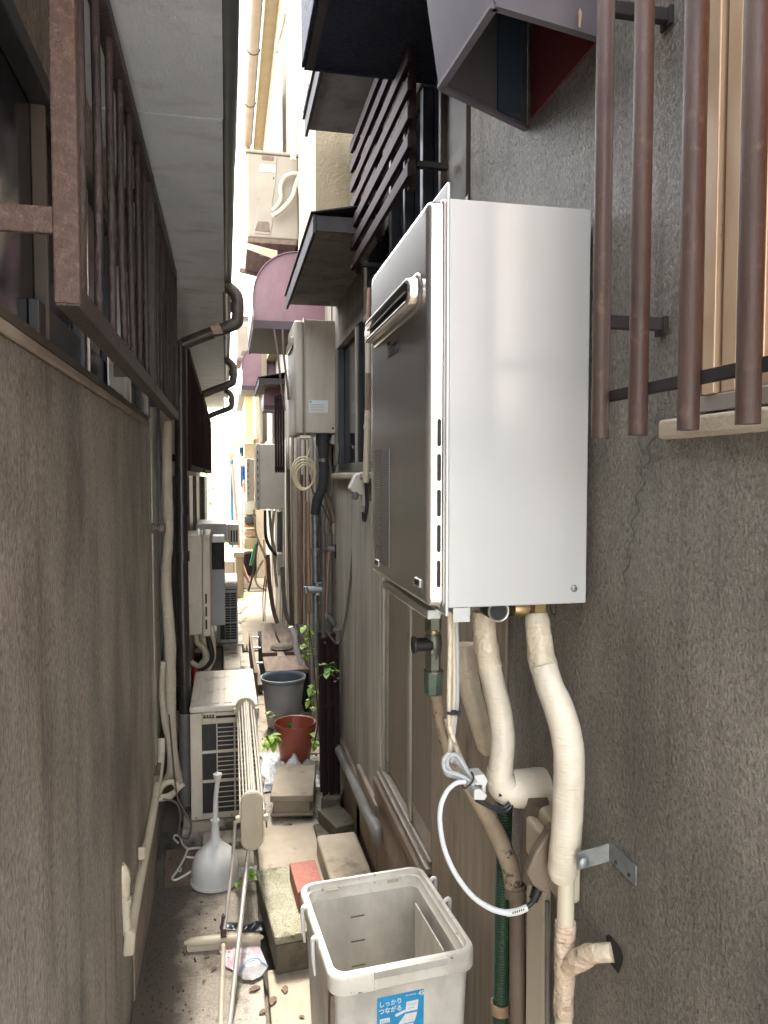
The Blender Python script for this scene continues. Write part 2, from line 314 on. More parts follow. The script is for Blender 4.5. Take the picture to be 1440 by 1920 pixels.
        if bevel:
            md = o.modifiers.new('bevel', 'BEVEL'); md.width = bevel; md.segments = seg; md.limit_method = 'ANGLE'; md.angle_limit = radians(40)
        if label: o['label'] = label
        return o
def tag(o, label, cat, group=None):
    o['label'] = label; o['category'] = cat
    if group: o['group'] = group
    return o
def thing(name, label, cat, loc, group=None):
    o = bpy.data.objects.new(name, None); COL.objects.link(o); o.location = loc; o['_o'] = list(loc)
    o.empty_display_size = .1
    return tag(o, label, cat, group)
def struct(o): o['kind'] = 'structure'; return o
def stuff(o): o['kind'] = 'stuff'; return o
def dup(root, d, label=None):
    def cp(o, par):
        c = o.copy(); COL.objects.link(c)
        if par: c.parent = par
        for ch in [x for x in KIDS.get(o.name, [])]: cp(ch, c)
        return c
    KIDS = {}
    for x in COL.objects:
        if x.parent: KIDS.setdefault(x.parent.name, []).append(x)
    r = cp(root, None); r.location = Vector(root.location)+Vector(d)
    if label: r['label'] = label
    return r
def pxtube(pts, X=None, Y=None, n=12, sub=6, wob=0., wmul=1., mb=None, caps=True):
    """pts: (u, v, width[, X]) read off the photograph, laid on a real plane"""
    P = []; R = []
    for q in pts:
        p = at(q[0], q[1], X=q[3] if len(q) > 3 else X) if (Y is None or len(q) > 3) else at(q[0], q[1], Y=Y)
        P.append(p); R.append(rad(q[2], p)*wmul)
    return (mb or MB()).tube(P, R, n=n, sub=sub, wob=wob, caps=caps)
def rrect(cx, cy, w, d, r, z, rot=0, n=5):
    out = []
    for (sx, sy, a0) in ((1, 1, 0), (-1, 1, pi/2), (-1, -1, pi), (1, -1, 3*pi/2)):
        for k in range(n+1):
            a = a0+pi/2*k/n; x = sx*(w/2-r)+r*cos(a); y = sy*(d/2-r)+r*sin(a)
            out.append(Vector((cx+x*cos(rot)-y*sin(rot), cy+x*sin(rot)+y*cos(rot), z)))
    return out
def text(body, name, m, parent, size, loc, rot, sx=1., extrude=.0003):
    c = bpy.data.curves.new(name, 'FONT'); c.body = body; c.size = size; c.extrude = extrude; c.offset = size*.012
    o = bpy.data.objects.new(name, c); COL.objects.link(o); bpy.context.view_layer.update()
    dg = bpy.context.evaluated_depsgraph_get(); me = bpy.data.meshes.new_from_object(o.evaluated_get(dg))
    bpy.data.objects.remove(o); bpy.data.curves.remove(c)
    from mathutils import Euler
    M = Matrix.Translation(Vector(loc)-Vector(parent['_o'])) @ Euler(rot).to_matrix().to_4x4() @ Matrix.Diagonal((sx, 1, 1, 1))
    me.transform(M); me.materials.clear(); me.materials.append(MATS[m])
    q = bpy.data.objects.new(name, me); COL.objects.link(q); q.parent = parent; q['_o'] = parent['_o']; return q
LW, RW = -.295, .555     # the two facing walls of the alley
# ================================================================== GROUND
g = MB()
g.quad((-200, -60, -.12), (200, -60, -.12), (200, 400, -.12), (-200, 400, -.12)); struct(g.build('ground', 'soil', origin=(0, 0, -.12)))
struct(MB().box(-9, 9, -14, -.52, -.118, -.02).build('bounce_street', 'bounce_grey', origin=(0, -5, 0)))  # unseen pale ground behind the camera, added to bounce light into the alley
pav = MB().box(-.5, .8, -3, 8, -.115, -.06).build('paving', 'concrete_dark', origin=(0, 0, -.1)); struct(pav)
def slab(x0, x1, y0, y1, z0, z1, m='concrete', rz=0, bev=.006, par=None):
    b = MB(); b.obox(((x0+x1)/2, (y0+y1)/2, (z0+z1)/2), (x1-x0, y1-y0, z1-z0), (0, 0, rz)); return b.build('slab', m, par or pav, bevel=bev)
slab(LW+.0, .098, -.5, 1.55, -.06, .0, 'concrete_shaded'); slab(LW+.0, .098, 1.556, 2.93, -.06, .0, 'concrete_shaded')
slab(-.27, -.02, 2.96, 3.3, -.06, -.03, 'weather_wood', rz=.06); slab(.0, .098, 2.95, 3.3, -.06, -.02, 'concrete')
slab(-.21, .105, 3.33, 4.15, -.05, .025, 'concrete')
slab(.112, .55, -.5, 1.95, -.06, .002, 'concrete_pale'); slab(.112, .36, 1.955, 2.36, -.06, .0, 'concrete_pale')
slab(.112, .37, 2.8, 3.32, -.06, .015, 'concrete_pale'); slab(.375, .55, 2.37, 3.32, -.06, .01, 'concrete_dark')
slab(.112, .16, 3.33, 4.2, -.06, .0, 'concrete_pale'); slab(.165, .55, 3.33, 4.2, -.06, -.004, 'concrete')
slab(.09, .55, 4.21, 5.2, -.06, .0, 'concrete_pale'); slab(.14, .55, 5.21, 6.8, -.06, .0, 'concrete_pale')
slab(LW, .085, 4.2, 5.15, -.06, -.01, 'concrete')
path = MB().box(-.4, .7, 6.82, 11.6, -.1, .01).build('path', 'path_tan', origin=(0, 6.8, 0)); struct(path)
struct(MB().box(-3, 6, 11.62, 60, -.1, -.005).build('yard_ground', 'path_tan', origin=(0, 11.6, 0)))
# drain cover on the path
dcv = MB(); dcv.box(.1, .52, 10.6, 10.62, .012, .02); dcv.box(.1, .5, 10.3, 10.32, .012, .02); dcv.box(.1, .52, 10.33, 10.59, .012, .015)
tag(dcv.build('drain_cover', 'concrete_dark'), 'thin drain cover lying across the sunlit tan path', 'drain cover')
# litter and grit
rb = random.Random(3); gr = MB()
for i in range(380):
    x = rb.uniform(LW+.01, .54); y = rb.uniform(1.6, 5.0)
    if -.2 < x < .1 and y > 3.3: continue
    s = rb.uniform(.0008, .0035)*(1.8 if rb.random() < .08 else 1)
    gr.obox((x, y, .004), (s*2, s*rb.uniform(1, 2.5), s), (rb.random(), rb.random(), rb.random()*3))
for i in range(380):
    x = LW+.02+abs(rb.gauss(0, .06)); y = rb.uniform(1.6, 2.9); s = rb.uniform(.001, .003)
    gr.obox((x, y, .003), (s*2, s*2, s), (0, 0, rb.random()*3))
stuff(tag(gr.build('grit', 'soil', origin=(0, 0, 0)), 'dark grit and crumbs scattered over the concrete floor', 'grit'))

def curl_leaf(mb, c, L, W, az, lift=.3, curl=.5, n=5):
    """a leaf blade with a folded mid rib and a drooping tip"""
    c = Vector(c); d = Vector((cos(az), sin(az), 0)); s = Vector((-sin(az), cos(az), 0)); vs = []
    for i in range(n+1):
        t = i/n; w = W*sin(pi*min(1, t*.92+.06))**.8*.5
        z = lift*L*t-curl*L*t*t
        p = c+d*L*t*cos(lift)+Vector((0, 0, z))
        vs += [p-s*w+Vector((0, 0, w*.35)), p, p+s*w+Vector((0, 0, w*.35))]
    fs = []
    for i in range(n):
        a = i*3; fs += [(a, a+1, a+4, a+3), (a+1, a+2, a+5, a+4)]
    mb.add(vs, fs, True)
for i, (u, v, L, lab) in enumerate([(645, 0, 0, 0)]): pass
for k, (u, v, L, lab) in enumerate([(395, 1792, .022, 'small pale dry leaf by the end of the squeegee'), (405, 1812, .028, 'curled tan dry leaf left of the foil packet'),
        (380, 1845, .02, 'dry leaf lying alone on the dark left slab'), (515, 1868, .04, 'flat brown dead leaf in front of the mossy kerb block'),
        (535, 1862, .035, 'brown dead leaf touching the foot of the kerb block'), (488, 1850, .04, 'crumpled dry leaf at the mouth of the foil packet'), (560, 1905, .02, 'small red dead leaf beside the storage bin'),
        (502, 1893, .03, 'bleached leaf fragment on the joint between slabs')]):
    b = MB(); p = at(u, v, Z=.004); az = rb.random()*6; curl_leaf(b, p, L, L*.55, az, .08, .05)
    tag(b.build('dead_leaf', 'dry_leaf', origin=p), lab, 'leaf', 'dead leaves on the alley floor')

# ================================================================== LEFT HOUSE (near)
def zabs(dz): return EYE+dz
lh = thing('house', 'brown stucco house along the left side of the alley', 'house', (LW, 1, 0))
w = MB(); w.box(LW-.12, LW, -.9, 3.0, -.1, 1.79)
w.build('wall', 'stucco_left', lh)
MB().box(LW-.12, LW-.03, -.9, 3.0, 1.79, 2.27).build('window_backing', 'glass_dark', lh)
MB().box(LW-.12, LW-.004, -.9, 3.0, 2.275, 2.45).build('upper_wall', 'stucco_left', lh)
MB().box(LW-.12, LW-.02, 3.0, 9.5, -.1, 2.45).build('rear_wall', 'stucco_far', lh)
so = MB(); so.box(-.6, .0, -.2, 1.853, 2.45, 2.52).build('soffit', 'stucco_soffit', lh, bevel=.002)
MB().box(-.6, -.002, 1.857, 3.55, 2.45, 2.52).build('soffit', 'stucco_soffit', lh, bevel=.002)
MB().box(-.6, -.012, 3.555, 7.2, 2.455, 2.52).build('soffit', 'stucco_soffit', lh, bevel=.002)
MB().box(-.6, -.02, 7.205, 9.6, 2.46, 2.52).build('soffit', 'stucco_soffit', lh, bevel=.002)
MB().box(-.03, -.02, -.2, 9.6, 2.47, 2.56).build('fascia', 'gutter_dark', lh)
gt = MB(); prof = [(cos(a)*.026+.008, 2.53+sin(a)*.026) for a in [pi+pi*k/10 for k in range(11)]]+[(cos(a)*.023+.008, 2.53+sin(a)*.023) for a in [2*pi-pi*k/10 for k in range(11)]]
gt.prism(prof, 'Y', -.2, 7.3, smooth=True); gt.build('gutter', 'gutter_dark', lh)
MB().add([(.03, -.2, 2.57), (-1.6, -.2, 3.2), (-1.6, 9.6, 3.2), (.03, 9.6, 2.57), (.03, -.2, 2.6), (-1.6, -.2, 3.25), (-1.6, 9.6, 3.25), (.03, 9.6, 2.6)],
         [(3, 2, 1, 0), (4, 5, 6, 7), (0, 1, 5, 4), (1, 2, 6, 5), (2, 3, 7, 6), (3, 0, 4, 7)]).build('roof', 'roof_tile', lh)
# sill and window frames
sl = MB(); sl.box(LW-.03, LW+.007, -.9, 2.98, 1.793, 1.81); sl.build('window_sill', 'foundation', lh, bevel=.003)
sl = MB(); sl.box(LW-.03, LW+.004, -.9, 2.98, 1.812, 1.83); sl.build('window_rail', 'panel_dark', lh, bevel=.002)
for k, (u, wd, m_) in enumerate([(90, .012, 'panel_dark'), (155, .03, 'alu_dark'), (163, .012, 'alu_bright'), (205, .03, 'alu_dark'), (233, .012, 'alu_bright'), (238, .012, 'alu_bright'), (255, .05, 'alu_dark'), (272, .08, 'alu_dark'), (-60, .05, 'alu_dark')]):
    y = at(u, 700, X=LW-.01).y
    MB().box(LW-.03, LW-.006+.0015*k, y, y+wd, 1.83, 2.27).build('window_frame', m_, lh, bevel=.002)
MB().box(LW-.03, LW+.006, -.9, 2.98, 2.24, 2.275).build('window_head', 'alu_dark', lh, bevel=.003)
MB().box(LW-.03, LW-.012, 1.36, 2.98, 1.83, 1.9).build('bottom_rail', 'alu_dark', lh, bevel=.002)
MB().box(LW-.028, LW-.02, 1.42, 1.66, 1.9, 2.24).build('pane', 'glass_dark', lh)
MB().box(LW-.028, LW-.016, 1.75, 2.0, 1.9, 2.24).build('pane', 'alu_grey', lh)
pp = MB(); ya, yb = at(205, 720, X=LW).y, at(232, 720, X=LW).y
pp.add([(LW-.004, ya, 1.835), (LW-.004, yb, 1.835), (LW-.004, yb, 1.925), (LW-.004, yb-.05, 1.915), (LW-.004, yb-.09, 1.935), (LW-.004, ya+.05, 1.90), (LW-.004, ya, 1.935)]
       + [(LW+.0, ya, 1.835), (LW+.0, yb, 1.835), (LW+.0, yb, 1.925), (LW+.0, yb-.05, 1.915), (LW+.0, yb-.09, 1.935), (LW+.0, ya+.05, 1.90), (LW+.0, ya, 1.935)],
       [(6, 5, 4, 3, 2, 1, 0), (7, 8, 9, 10, 11, 12, 13)]+[(i, (i+1) % 7, 7+(i+1) % 7, 7+i) for i in range(7)])
pp.build('torn_paper', 'white_plastic', lh, label='torn white paper behind the window bars')
# service door beyond the stucco
for k, (y0, y1, x1, m_) in enumerate([(3.0, 3.05, LW+.002, 'alu_grey'), (3.05, 3.1, LW-.012, 'alu_dark'), (3.1, 3.16, LW+.004, 'alu_grey'), (3.16, 3.5, LW-.01, 'alu_grey'), (3.5, 3.55, LW+.004, 'alu_dark')]):
    MB().box(LW-.02, x1, y0, y1, .42, 1.99).build('door_frame', m_, lh, bevel=.002)
MB().box(LW-.019, LW+.02, 3.0, 3.6, .38, .42).build('door_track', 'weather_wood', lh, bevel=.002)
MB().box(LW-.019, LW+.002, 3.0, 3.55, 1.99, 2.1).build('door_head', 'weather_wood', lh, bevel=.002)
MB().box(LW-.0, LW+.006, 2.3, 3.0, -.1, .35).build('foundation', 'foundation', lh, bevel=.004)
# wall grilles
def grille(label, y0, y1, X, z0, z1, nb, m, near_flat=False, rail=.028, x_wall=LW, barw=.0145, xtop=None, grp='rusty steel window grilles on the left wall', end_arm=None):
    t = thing('window_grille', label, 'window grille', (X, y0, z0), grp)
    MB().box(X-.03, X, y0+.003, y1-.003, z0-.002, z0+rail).build('bottom_rail', m, t, bevel=.002)
    MB().box(X-.03, X, y0+.003, y1-.003, z1-rail, z1).build('top_rail', m, t, bevel=.002)
    for i in range(nb):
        y = y0+.03+(y1-y0-.06)*(i+.5)/nb; j = rb.uniform(-.003, .003)
        b = MB(); b.tube([(X-.013+j, y, z0+rail+.001), (X-.013-j, y+j, (z0+z1)/2), (X-.013, y, z1-rail-.001)], barw/2, n=10, sub=4, wob=.12); b.build('bar', m, t)
    for y in ((y0, y0+.022), (y1-.022, y1)):
        MB().box(X-.031, X+.001, y[0], y[1], z0+.001, z1-.001).build('post', m if not near_flat or y[0] > y0+.1 else 'rust_light', t, bevel=.003)
    for z in (end_arm or (z0+.06, z1-.06)):
        MB().box(x_wall-.01, X-.031, y0+.002, y0+.012, z-.017, z+.017).build('arm', 'rust_light' if near_flat else m, t, bevel=.002)
        MB().box(x_wall-.01, X-.031, y1-.012, y1-.002, z-.012, z+.012).build('arm', m, t, bevel=.002)
    return t
grille('nearest brown steel grille with peeling bars, cut by the left frame edge', 1.03, 2.09, -.184, EYE+.222, EYE+.80, 7, 'rust_dark', True, end_arm=(EYE+.328,))
grille('second brown window grille on the left, directly behind the nearest one', 2.11, 3.08, -.186, EYE+.225, EYE+.81, 7, 'rust_dark')
grille('dark brown slatted grille behind the black downpipe elbow on the left', 3.75, 5.6, -.17, EYE+.03, EYE+.62, 14, 'brown_plum', x_wall=LW-.02)
grille('farthest brown grille on the left, against the white sky', 5.75, 8.6, -.165, EYE+.03, EYE+.62, 16, 'brown_plum', x_wall=LW-.02)

# left building 2: dark doors beyond the grilles
l2 = MB(); 
for k, (y0, y1, x) in enumerate([(4.2, 4.6, -.25), (5.0, 5.5, -.24), (5.9, 6.5, -.23), (7.0, 7.9, -.2)]):
    MB().box(LW-.019, x, y0, y1, .3, 1.6).build('door', 'downpipe', lh, bevel=.004)
for y in (4.75, 5.7, 6.8):
    MB().box(LW-.019, -.235, y, y+.05, .3, 1.6).build('door_post', 'weather_wood', lh, bevel=.003)

# ------------------------------------------------------------------ left downpipes
def elbow_pipe(label, pts, Y, m, w, grp=None):
    t = thing('downpipe', label, 'drain pipe', at(pts[-1][0], pts[-1][1], Y=Y), grp)
    return t
def gut(label, y, s, full=True, m='downpipe_brown'):
    """gutter outlet: out of the eave, down, back to the wall"""
    z = 2.5; x0 = .005; r = .029
    t = thing('downpipe', label, 'drain pipe', (-.21, y, .05 if full else 2.1), 'rain pipes hanging from the left eave')
    P = [(x0-.02, y, z+.03), (x0+.0, y, z), (x0+.05, y, z-.05), (x0+.052, y, z-.15), (x0+.03, y, z-.185), (-.1, y, z-.24), (-.2, y, z-.285)]
    b = MB(); b.tube(P, r, n=16, sub=4); b.build('elbow', m, t)
    MB().tube([(x0+.052, y, z-.08), (x0+.052, y, z-.125)], r+.003, n=16, sub=0).build('coupling', m, t)
    if full:
        MB().tube([(-.205, y, z-.27), (-.212, y, 1.2), (-.205, y, .46)], r, n=20, sub=5).build('pipe', 'downpipe', t)
        for zz in (1.93, 1.42, 1.20, .56):
            MB().tube([(-.209, y, zz), (-.209, y, zz+.045)], r+.0035, n=20, sub=0).build('coupling', 'downpipe', t)
        MB().tube([(-.2, y, .47), (-.2, y, -.05)], r+.008, n=20, sub=0).build('lower_pipe', 'pvc_grey', t, label='pale grey lower length of the downpipe')
        tp = MB(); a = Vector((-.02, y, z-.205)); q = Vector((-.06, y, z-.222)); tp.tube([a, q], r+.003, n=16, sub=0, wob=.3); tp.build('tape', 'tape_tan', t)
    return t
gut('black downpipe with taped elbow running down the left wall', 3.62, 1)
gut('middle dark gutter elbow under the left eave, against the sky', 5.9, 1, False)
gut('farthest small gutter elbow under the left eave', 8.0, 1, False)
# cream lagged duct beside the black pipe
b = pxtube([(313, 790, 17), (313, 900, 20), (316, 1000, 18), (311, 1080, 19), (318, 1200, 22), (319, 1300, 22), (322, 1400, 20), (335, 1470, 18)], Y=3.42, n=16, wob=.12)
tag(b.build('lagged_duct', 'duct_cream'), 'cream wrapped air conditioner duct beside the black downpipe', 'duct')
b = pxtube([(306, 1240, 11), (303, 1290, 11), (308, 1350, 12), (318, 1400, 12), (318, 1450, 13), (300, 1480, 13)], Y=3.3, n=12, wob=.05)
tag(b.build('corrugated_hose', 'duct_cream'), 'thin ribbed cream hose hugging the lagged duct on the left', 'hose')
b = pxtube([(345, 1470, 8), (318, 1490, 9), (300, 1492, 10), (303, 1475, 11), (322, 1465, 11), (332, 1478, 11), (318, 1494, 11), (298, 1498, 11)], Y=3.15, n=10)
tag(b.build('coiled_hose', 'pvc_cream'), 'loops of cream hose at the foot of the lagged duct', 'hose')
b = pxtube([(317, 1340, 3), (330, 1480, 4), (345, 1520, 4), (358, 1545, 4), (352, 1572, 4), (336, 1565, 4), (338, 1530, 4), (330, 1505, 4), (305, 1498, 4)], Y=3.05, n=8)
tag(b.build('thin_cable', 'cable_brown'), 'thin grey brown cable looping down below the lagged duct', 'cable')
# sloping cream conduit along the foot of the left wall
t = thing('conduit', 'long cream conduit sloping along the foot of the left wall', 'conduit', at(240, 1760, X=LW+.02))
pxtube([(303, 1385, 14), (300, 1440, 14), (280, 1560, 16), (262, 1650, 18), (243, 1755, 21)], X=LW+.014, n=14, sub=4).build('pipe', 'pvc_cream', t)
q = at(263, 1600, X=LW+.012); MB().obox(q+Vector((.004, 0, .0)), (.022, .012, .04)).build('clip', 'pvc_cream', t, bevel=.004)
q = at(243, 1765, X=LW+.016); b = MB(); b.obox(q+Vector((0, -.005, 0)), (.03, .028, .07), (0, .08, 0)); b.build('end_cap', 'beige_plastic', t, bevel=.008)
yc = at(243, 1762, X=LW+.016).y
pxtube([(238, 1752, 17), (236, 1722, 17), (234, 1690, 17)], Y=yc, n=14, sub=2).build('branch_pipe', 'pvc_cream', t)
t2 = thing('taped_elbow', 'cream pipe elbow wrapped in ragged tape coming out of the left wall', 'pipe', at(232, 1640, X=LW+.01))
pxtube([(234, 1694, 20), (232, 1665, 22), (231, 1640, 22), (226, 1622, 17)], Y=yc, n=16, sub=4, wob=.3).build('tape', 'tape_cream', t2)
pxtube([(235, 1684, 22), (235, 1696, 22)], Y=yc, n=14, sub=0).build('collar', 'pvc_cream', t2)
# knob on the door post
kb = MB(); q = at(297, 990, Y=3.08); kb.lathe((LW+.0, q.y, q.z), [(.02, 0), (.02, .012), (.012, .014), (.012, .028), (.019, .03), (.02, .05), (.014, .054), (0, .054)], axis='X', n=20)
tag(kb.build('door_knob', 'pipe_brown'), 'round brown knob on the grey door frame left of the duct', 'door knob')

# ------------------------------------------------------------------ left boxes on the wall
t = thing('water_heater', 'cream wall heater box right behind the black downpipe on the left', 'water heater', (-.2, 4.5, .63))
def xof(u, y): return at(u, 960, Y=y).x
def zof(v, y, u=425): return at(u, v, Y=y).z
x1 = xof(393, 4.35); zb, zt = zof(1188, 4.35), zof(1004, 4.35)
MB().box(LW-.02, x1-.045, 4.35, 4.8, zb, zt).build('case', 'heater_cream', t, bevel=.006)
MB().box(x1-.044, x1, 4.345, 4.805, zb-.012, zt+.006).build('front_cover', 'heater_cream', t, bevel=.009, seg=3)
for v0, v1 in ((1112, 1130), (1136, 1154), (1160, 1178)):
    MB().box(x1-.03, x1-.02, 4.3415, 4.344, zof(v1, 4.35), zof(v0, 4.35)).build('slot', 'slot_black', t)
MB().box(x1-.07, x1-.055, 4.37, 4.39, zt, zt+.04).build('bracket', 'alu_bright', t, bevel=.002)
MB().tube([(x1-.03, 4.36, zt+.002), (x1-.03, 4.36, zt+.03)], .007, n=10).build('wing_nut', 'alu_bright', t)
for k, (pts, m_, lb) in enumerate([([(352, 1190, 9), (350, 1230, 11), (349, 1300, 12), (350, 1400, 11)], 'pvc_cream', 'upright cream pipe below the left cream heater box'),
                  ([(368, 1190, 9), (370, 1205, 10), (382, 1215, 12), (386, 1235, 13), (372, 1248, 11), (358, 1240, 9)], 'duct_cream', 'bent cream pipe curling under the left cream heater box'),
                  ([(388, 1190, 8), (394, 1210, 11), (396, 1235, 12), (384, 1250, 12), (368, 1252, 11)], 'rubber', 'bent black rubber hose under the left cream heater box'),
                  ([(397, 1175, 8), (400, 1210, 9), (399, 1235, 10), (385, 1262, 9), (374, 1262, 8)], 'pvc_cream', 'outer beige hose sweeping below the left cream heater box')]):
    tag(pxtube(pts, Y=4.4+.03*k, n=12).build('heater_pipe', m_), lb, 'pipe', 'pipes under the left heater')
tag(pxtube([(366, 1255, 8), (365, 1290, 8), (361, 1330, 7)], Y=4.25).build('red_handle', 'red_paint'), 'red upright handle between black downpipe and floor air conditioner', 'handle')
# box 2 and its corrugated flexible outlet
t = thing('gas_box', 'blue grey wall box with a ribbed black top, left wall', 'gas box', (-.1, 5.4, .8))
xa, xb = xof(392, 5.3), xof(420, 5.3)
MB().box(LW-.02, xb, 5.3, 5.75, zof(1172, 5.3), zof(1020, 5.3)).build('case', 'box_bluegrey', t, bevel=.006)
rbd = MB(); z0_, z1_ = zof(1066, 5.3), zof(1016, 5.3)
for k in range(5):
    xk = xof(399+k*4.6, 5.28); rbd.tube([(xk, 5.275, z0_), (xk, 5.27, (z0_+z1_)/2), (xk, 5.275, z1_)], .0095, n=10, sub=2)
rbd.build('ribbed_cover', 'foam_black', t)
MB().box(xof(398, 5.3), xof(420, 5.3), 5.25, 5.42, z1_+.001, z1_+.045).build('top_cap', 'vinyl_white', t, bevel=.004)
MB().tube([(xof(392, 5.3), 5.28, zof(1175, 5.3)), (xof(390, 5.3), 5.28, zof(1195, 5.3))], .02, n=12, sub=0).build('gland', 'rubber', t)
# flue duct with louvred nozzle
t = thing('flue_duct', 'grey flue box crossing the alley from the left, slotted nozzle on its end', 'flue duct', (-.1, 5.95, 1.2))
MB().box(LW-.02, xof(424, 5.9), 5.9, 6.5, zof(1016, 5.9), zof(982, 5.9)).build('duct', 'heater_grey', t, bevel=.006)
MB().box(xof(424, 5.9), xof(428, 5.9), 5.92, 6.45, zof(1012, 5.9), zof(984, 5.9)).build('flange', 'vinyl_white', t, bevel=.003)
nzb = MB().box(xof(428, 5.9), xof(447, 5.9), 5.88, 6.4, zof(1022, 5.9), zof(983, 5.9)).build('nozzle', 'heater_grey', t, bevel=.006)
for k in range(3):
    xx = xof(432+k*5, 5.88); MB().box(xx, xx+.012, 5.876, 5.879, zof(1016, 5.9), zof(994, 5.9)).build('slot', 'slot_black', t)
# raised platform slabs and second outdoor unit
pf = thing('concrete_platform', 'low stepped concrete platform under the far grey outdoor unit', 'platform', (-.1, 5.5, 0))
zp = .24
for k, (u0, u1, y0, y1, dz) in enumerate([(380, 414, 5.3, 6.05, 0), (416, 455, 5.2, 5.95, .02), (380, 455, 6.07, 7.0, .0)]):
    MB().box(xof(u0, y0), xof(u1, y0), y0, y1, -.06, zp+dz).build('slab', 'concrete' if k else 'concrete_dark', pf, bevel=.008)
def ac_unit(name, label, x0, x1, y0, y1, z0, z1, body, top='ac_top', grp=None, wires=11, third=(0.10, 0.33, 0.37, 0.66, 0.70, 0.93)):
    """outdoor unit lying along the alley: its short coil guard end (-Y) faces the photographer"""
    t = thing(name, label, 'air conditioner', ((x0+x1)/2, (y0+y1)/2, z0), grp)
    W, H = x1-x0, z1-z0
    MB().box(x0+.004, x1-.004, y0+.03, y1, z0+.01, z1-.03).build('case', body, t, bevel=.01)
    lid = MB().box(x0-.002, x1+.002, y0-.004, y1+.004, z1-.029, z1).build('lid', top, t, bevel=.008, seg=3)
    for k in range(4):
        xx = x0+W*(.12+.19*k)
        MB().box(xx, xx+W*.12, y0+.03, y1-.03, z1+.0005, z1+.0045).build('lid_rib', top, t, bevel=.002)
    MB().box(x0+.012, x1-.012, y0+.012, y0+.029, z0+.012, z1-.03).build('coil', 'ac_fin', t)
    # guard frame in front of the coil
    def fr(a, b_, c, d, nm='guard_frame', yy=0.): MB().box(x0+W*a, x0+W*b_, y0+yy, y0+.011+yy, z0+H*c, z0+H*d).build(nm, body, t, bevel=.003)
    top_ = 1-.03/H-.004
    fr(0, .17, .0, top_); fr(.17, 1, .0, .05); fr(.97, 1, .05, top_); fr(.17, .97, .84, .885); fr(.17, .38, .885, top_, 'handle_panel')
    fr(.38, .97, top_-.03, top_)
    rows = ((.05, .32), (.345, .58), (.605, .84))
    for a, b_ in ((.32, .345), (.58, .605)): fr(.17, .97, a, b_)
    for a, b_ in rows: fr(.38, .40, a, b_); fr(.64, .665, a, b_)
    for r_, (a, b_) in enumerate(rows):
        for k in range(1, 6):
            zz = z0+H*(a+(b_-a)*k/6)
            for xa_, xb_ in ((.40, .64), (.665, .97)):
                MB().tube([(x0+W*xa_, y0+.006, zz), (x0+W*xb_, y0+.006, zz)], .0022, n=6, sub=0, caps=False).build('guard_wire', body, t)
    hd = MB(); hd.box(x0+W*.19, x0+W*.36, y0-.0015, y0+.001, z0+H*.895, z0+H*.905); hd.build('handle_shadow', 'slot_black', t)
    for k in range(4):
        xx = x0+W*(.2+.042*k); MB().box(xx, xx+W*.025, y0-.002, y0+.0005, z0+H*.908, z0+H*.925).build('handle_rib', 'slot_black', t)
    MB().prism([(y0-.014, z0+H*.94), (y0-.014, z0+H*.93), (y0, z0+H*.925), (y0, z0+H*.945)], 'X', x0+W*.18, x0+W*.37).build('handle_lip', body, t)
    for xx in (x0+.01, x1-.05): MB().box(xx, xx+.04, y0+.06, y1-.06, z0-.0, z0+.012).build('foot', body, t)
    for xx in (x0+.022, x0+W*.6): MB().lathe((xx, y0-.0005, z0+.012), [(.003, -.002), (.003, .001), (0, .001)], axis='Y', n=8).build('screw', 'dark_metal', t)
    return t
ax0, ax1 = at(358, 1480, Y=3.42).x, at(484, 1480, Y=3.42).x
ac_unit('outdoor_unit', 'dirty cream outdoor air conditioner on the floor behind the folded drying rack', ax0, ax1, 3.42, 4.05, .03, zof(1322, 3.42), 'ac_white', grp='outdoor air conditioner units')
ac_unit('outdoor_unit', 'small grey outdoor unit on the platform, far left of the alley', xof(404, 6.1), xof(444, 6.1), 6.1, 6.75, zp+.01, zof(1094, 6.1), 'ac_grey', grp='outdoor air conditioner units')
# ================================================================== RIGHT HOUSE (near)
rh = thing('house', 'grey brown stucco house on the right carrying the big new water heater', 'house', (RW, 1, 0))
hy = at(1150, 1785, X=RW); hz0 = hy
zs = EYE+.075      # near window bottom
MB().box(RW, RW+.12, -.2, 1.40, -.1, zs).build('wall', 'stucco_near', rh)
MB().box(RW, RW+.12, .83, 1.40, zs+.0005, 4.2).build('wall', 'stucco_near', rh)
MB().box(RW, RW+.12, 1.4005, 1.66, 1.5, 4.2).build('wall', 'stucco_near', rh)
MB().box(RW, RW+.12, 1.66, 3.0, 1.5, 2.22).build('wall', 'stucco_near', rh)
MB().box(RW, RW+.12, 1.66, 3.0, 2.72, 4.2).build('wall', 'stucco_near', rh)
MB().box(RW, RW+.12, -.2, .83, zs+1.1, 4.2).build('wall', 'stucco_near', rh)
# near window: frames, orange glass, sill
for k, (u0, u1, x, m_) in enumerate([(1306, 1322, .0, 'alu_cream'), (1324, 1329, .014, 'slot_black'), (1330, 1352, -.002, 'alu_cream'), (1352, 1358, .014, 'alu_dark'), (1358, 1384, .004, 'alu_cream'), (1384, 1424, .012, 'alu_cream')]):
    ya, yb = at(u1, 700, X=RW).y, at(u0, 700, X=RW).y
    MB().box(RW+x-.008, RW+.05, ya, yb, zs+.02, zs+1.1).build('window_frame', m_, rh, bevel=.0015)
MB().box(RW+.02, RW+.05, -.2, at(1424, 700, X=RW).y, zs+.05, zs+1.1).build('pane', 'glass_orange', rh)
MB().box(RW-.006, RW+.05, -.2, at(1318, 700, X=RW).y, zs+.0, zs+.02).build('window_rail', 'alu_grey', rh, bevel=.002)
MB().box(RW+.001, RW+.05, -.2, at(1424, 700, X=RW).y-.001, zs+.0205, zs+.05).build('window_rail', 'alu_cream', rh, bevel=.002)
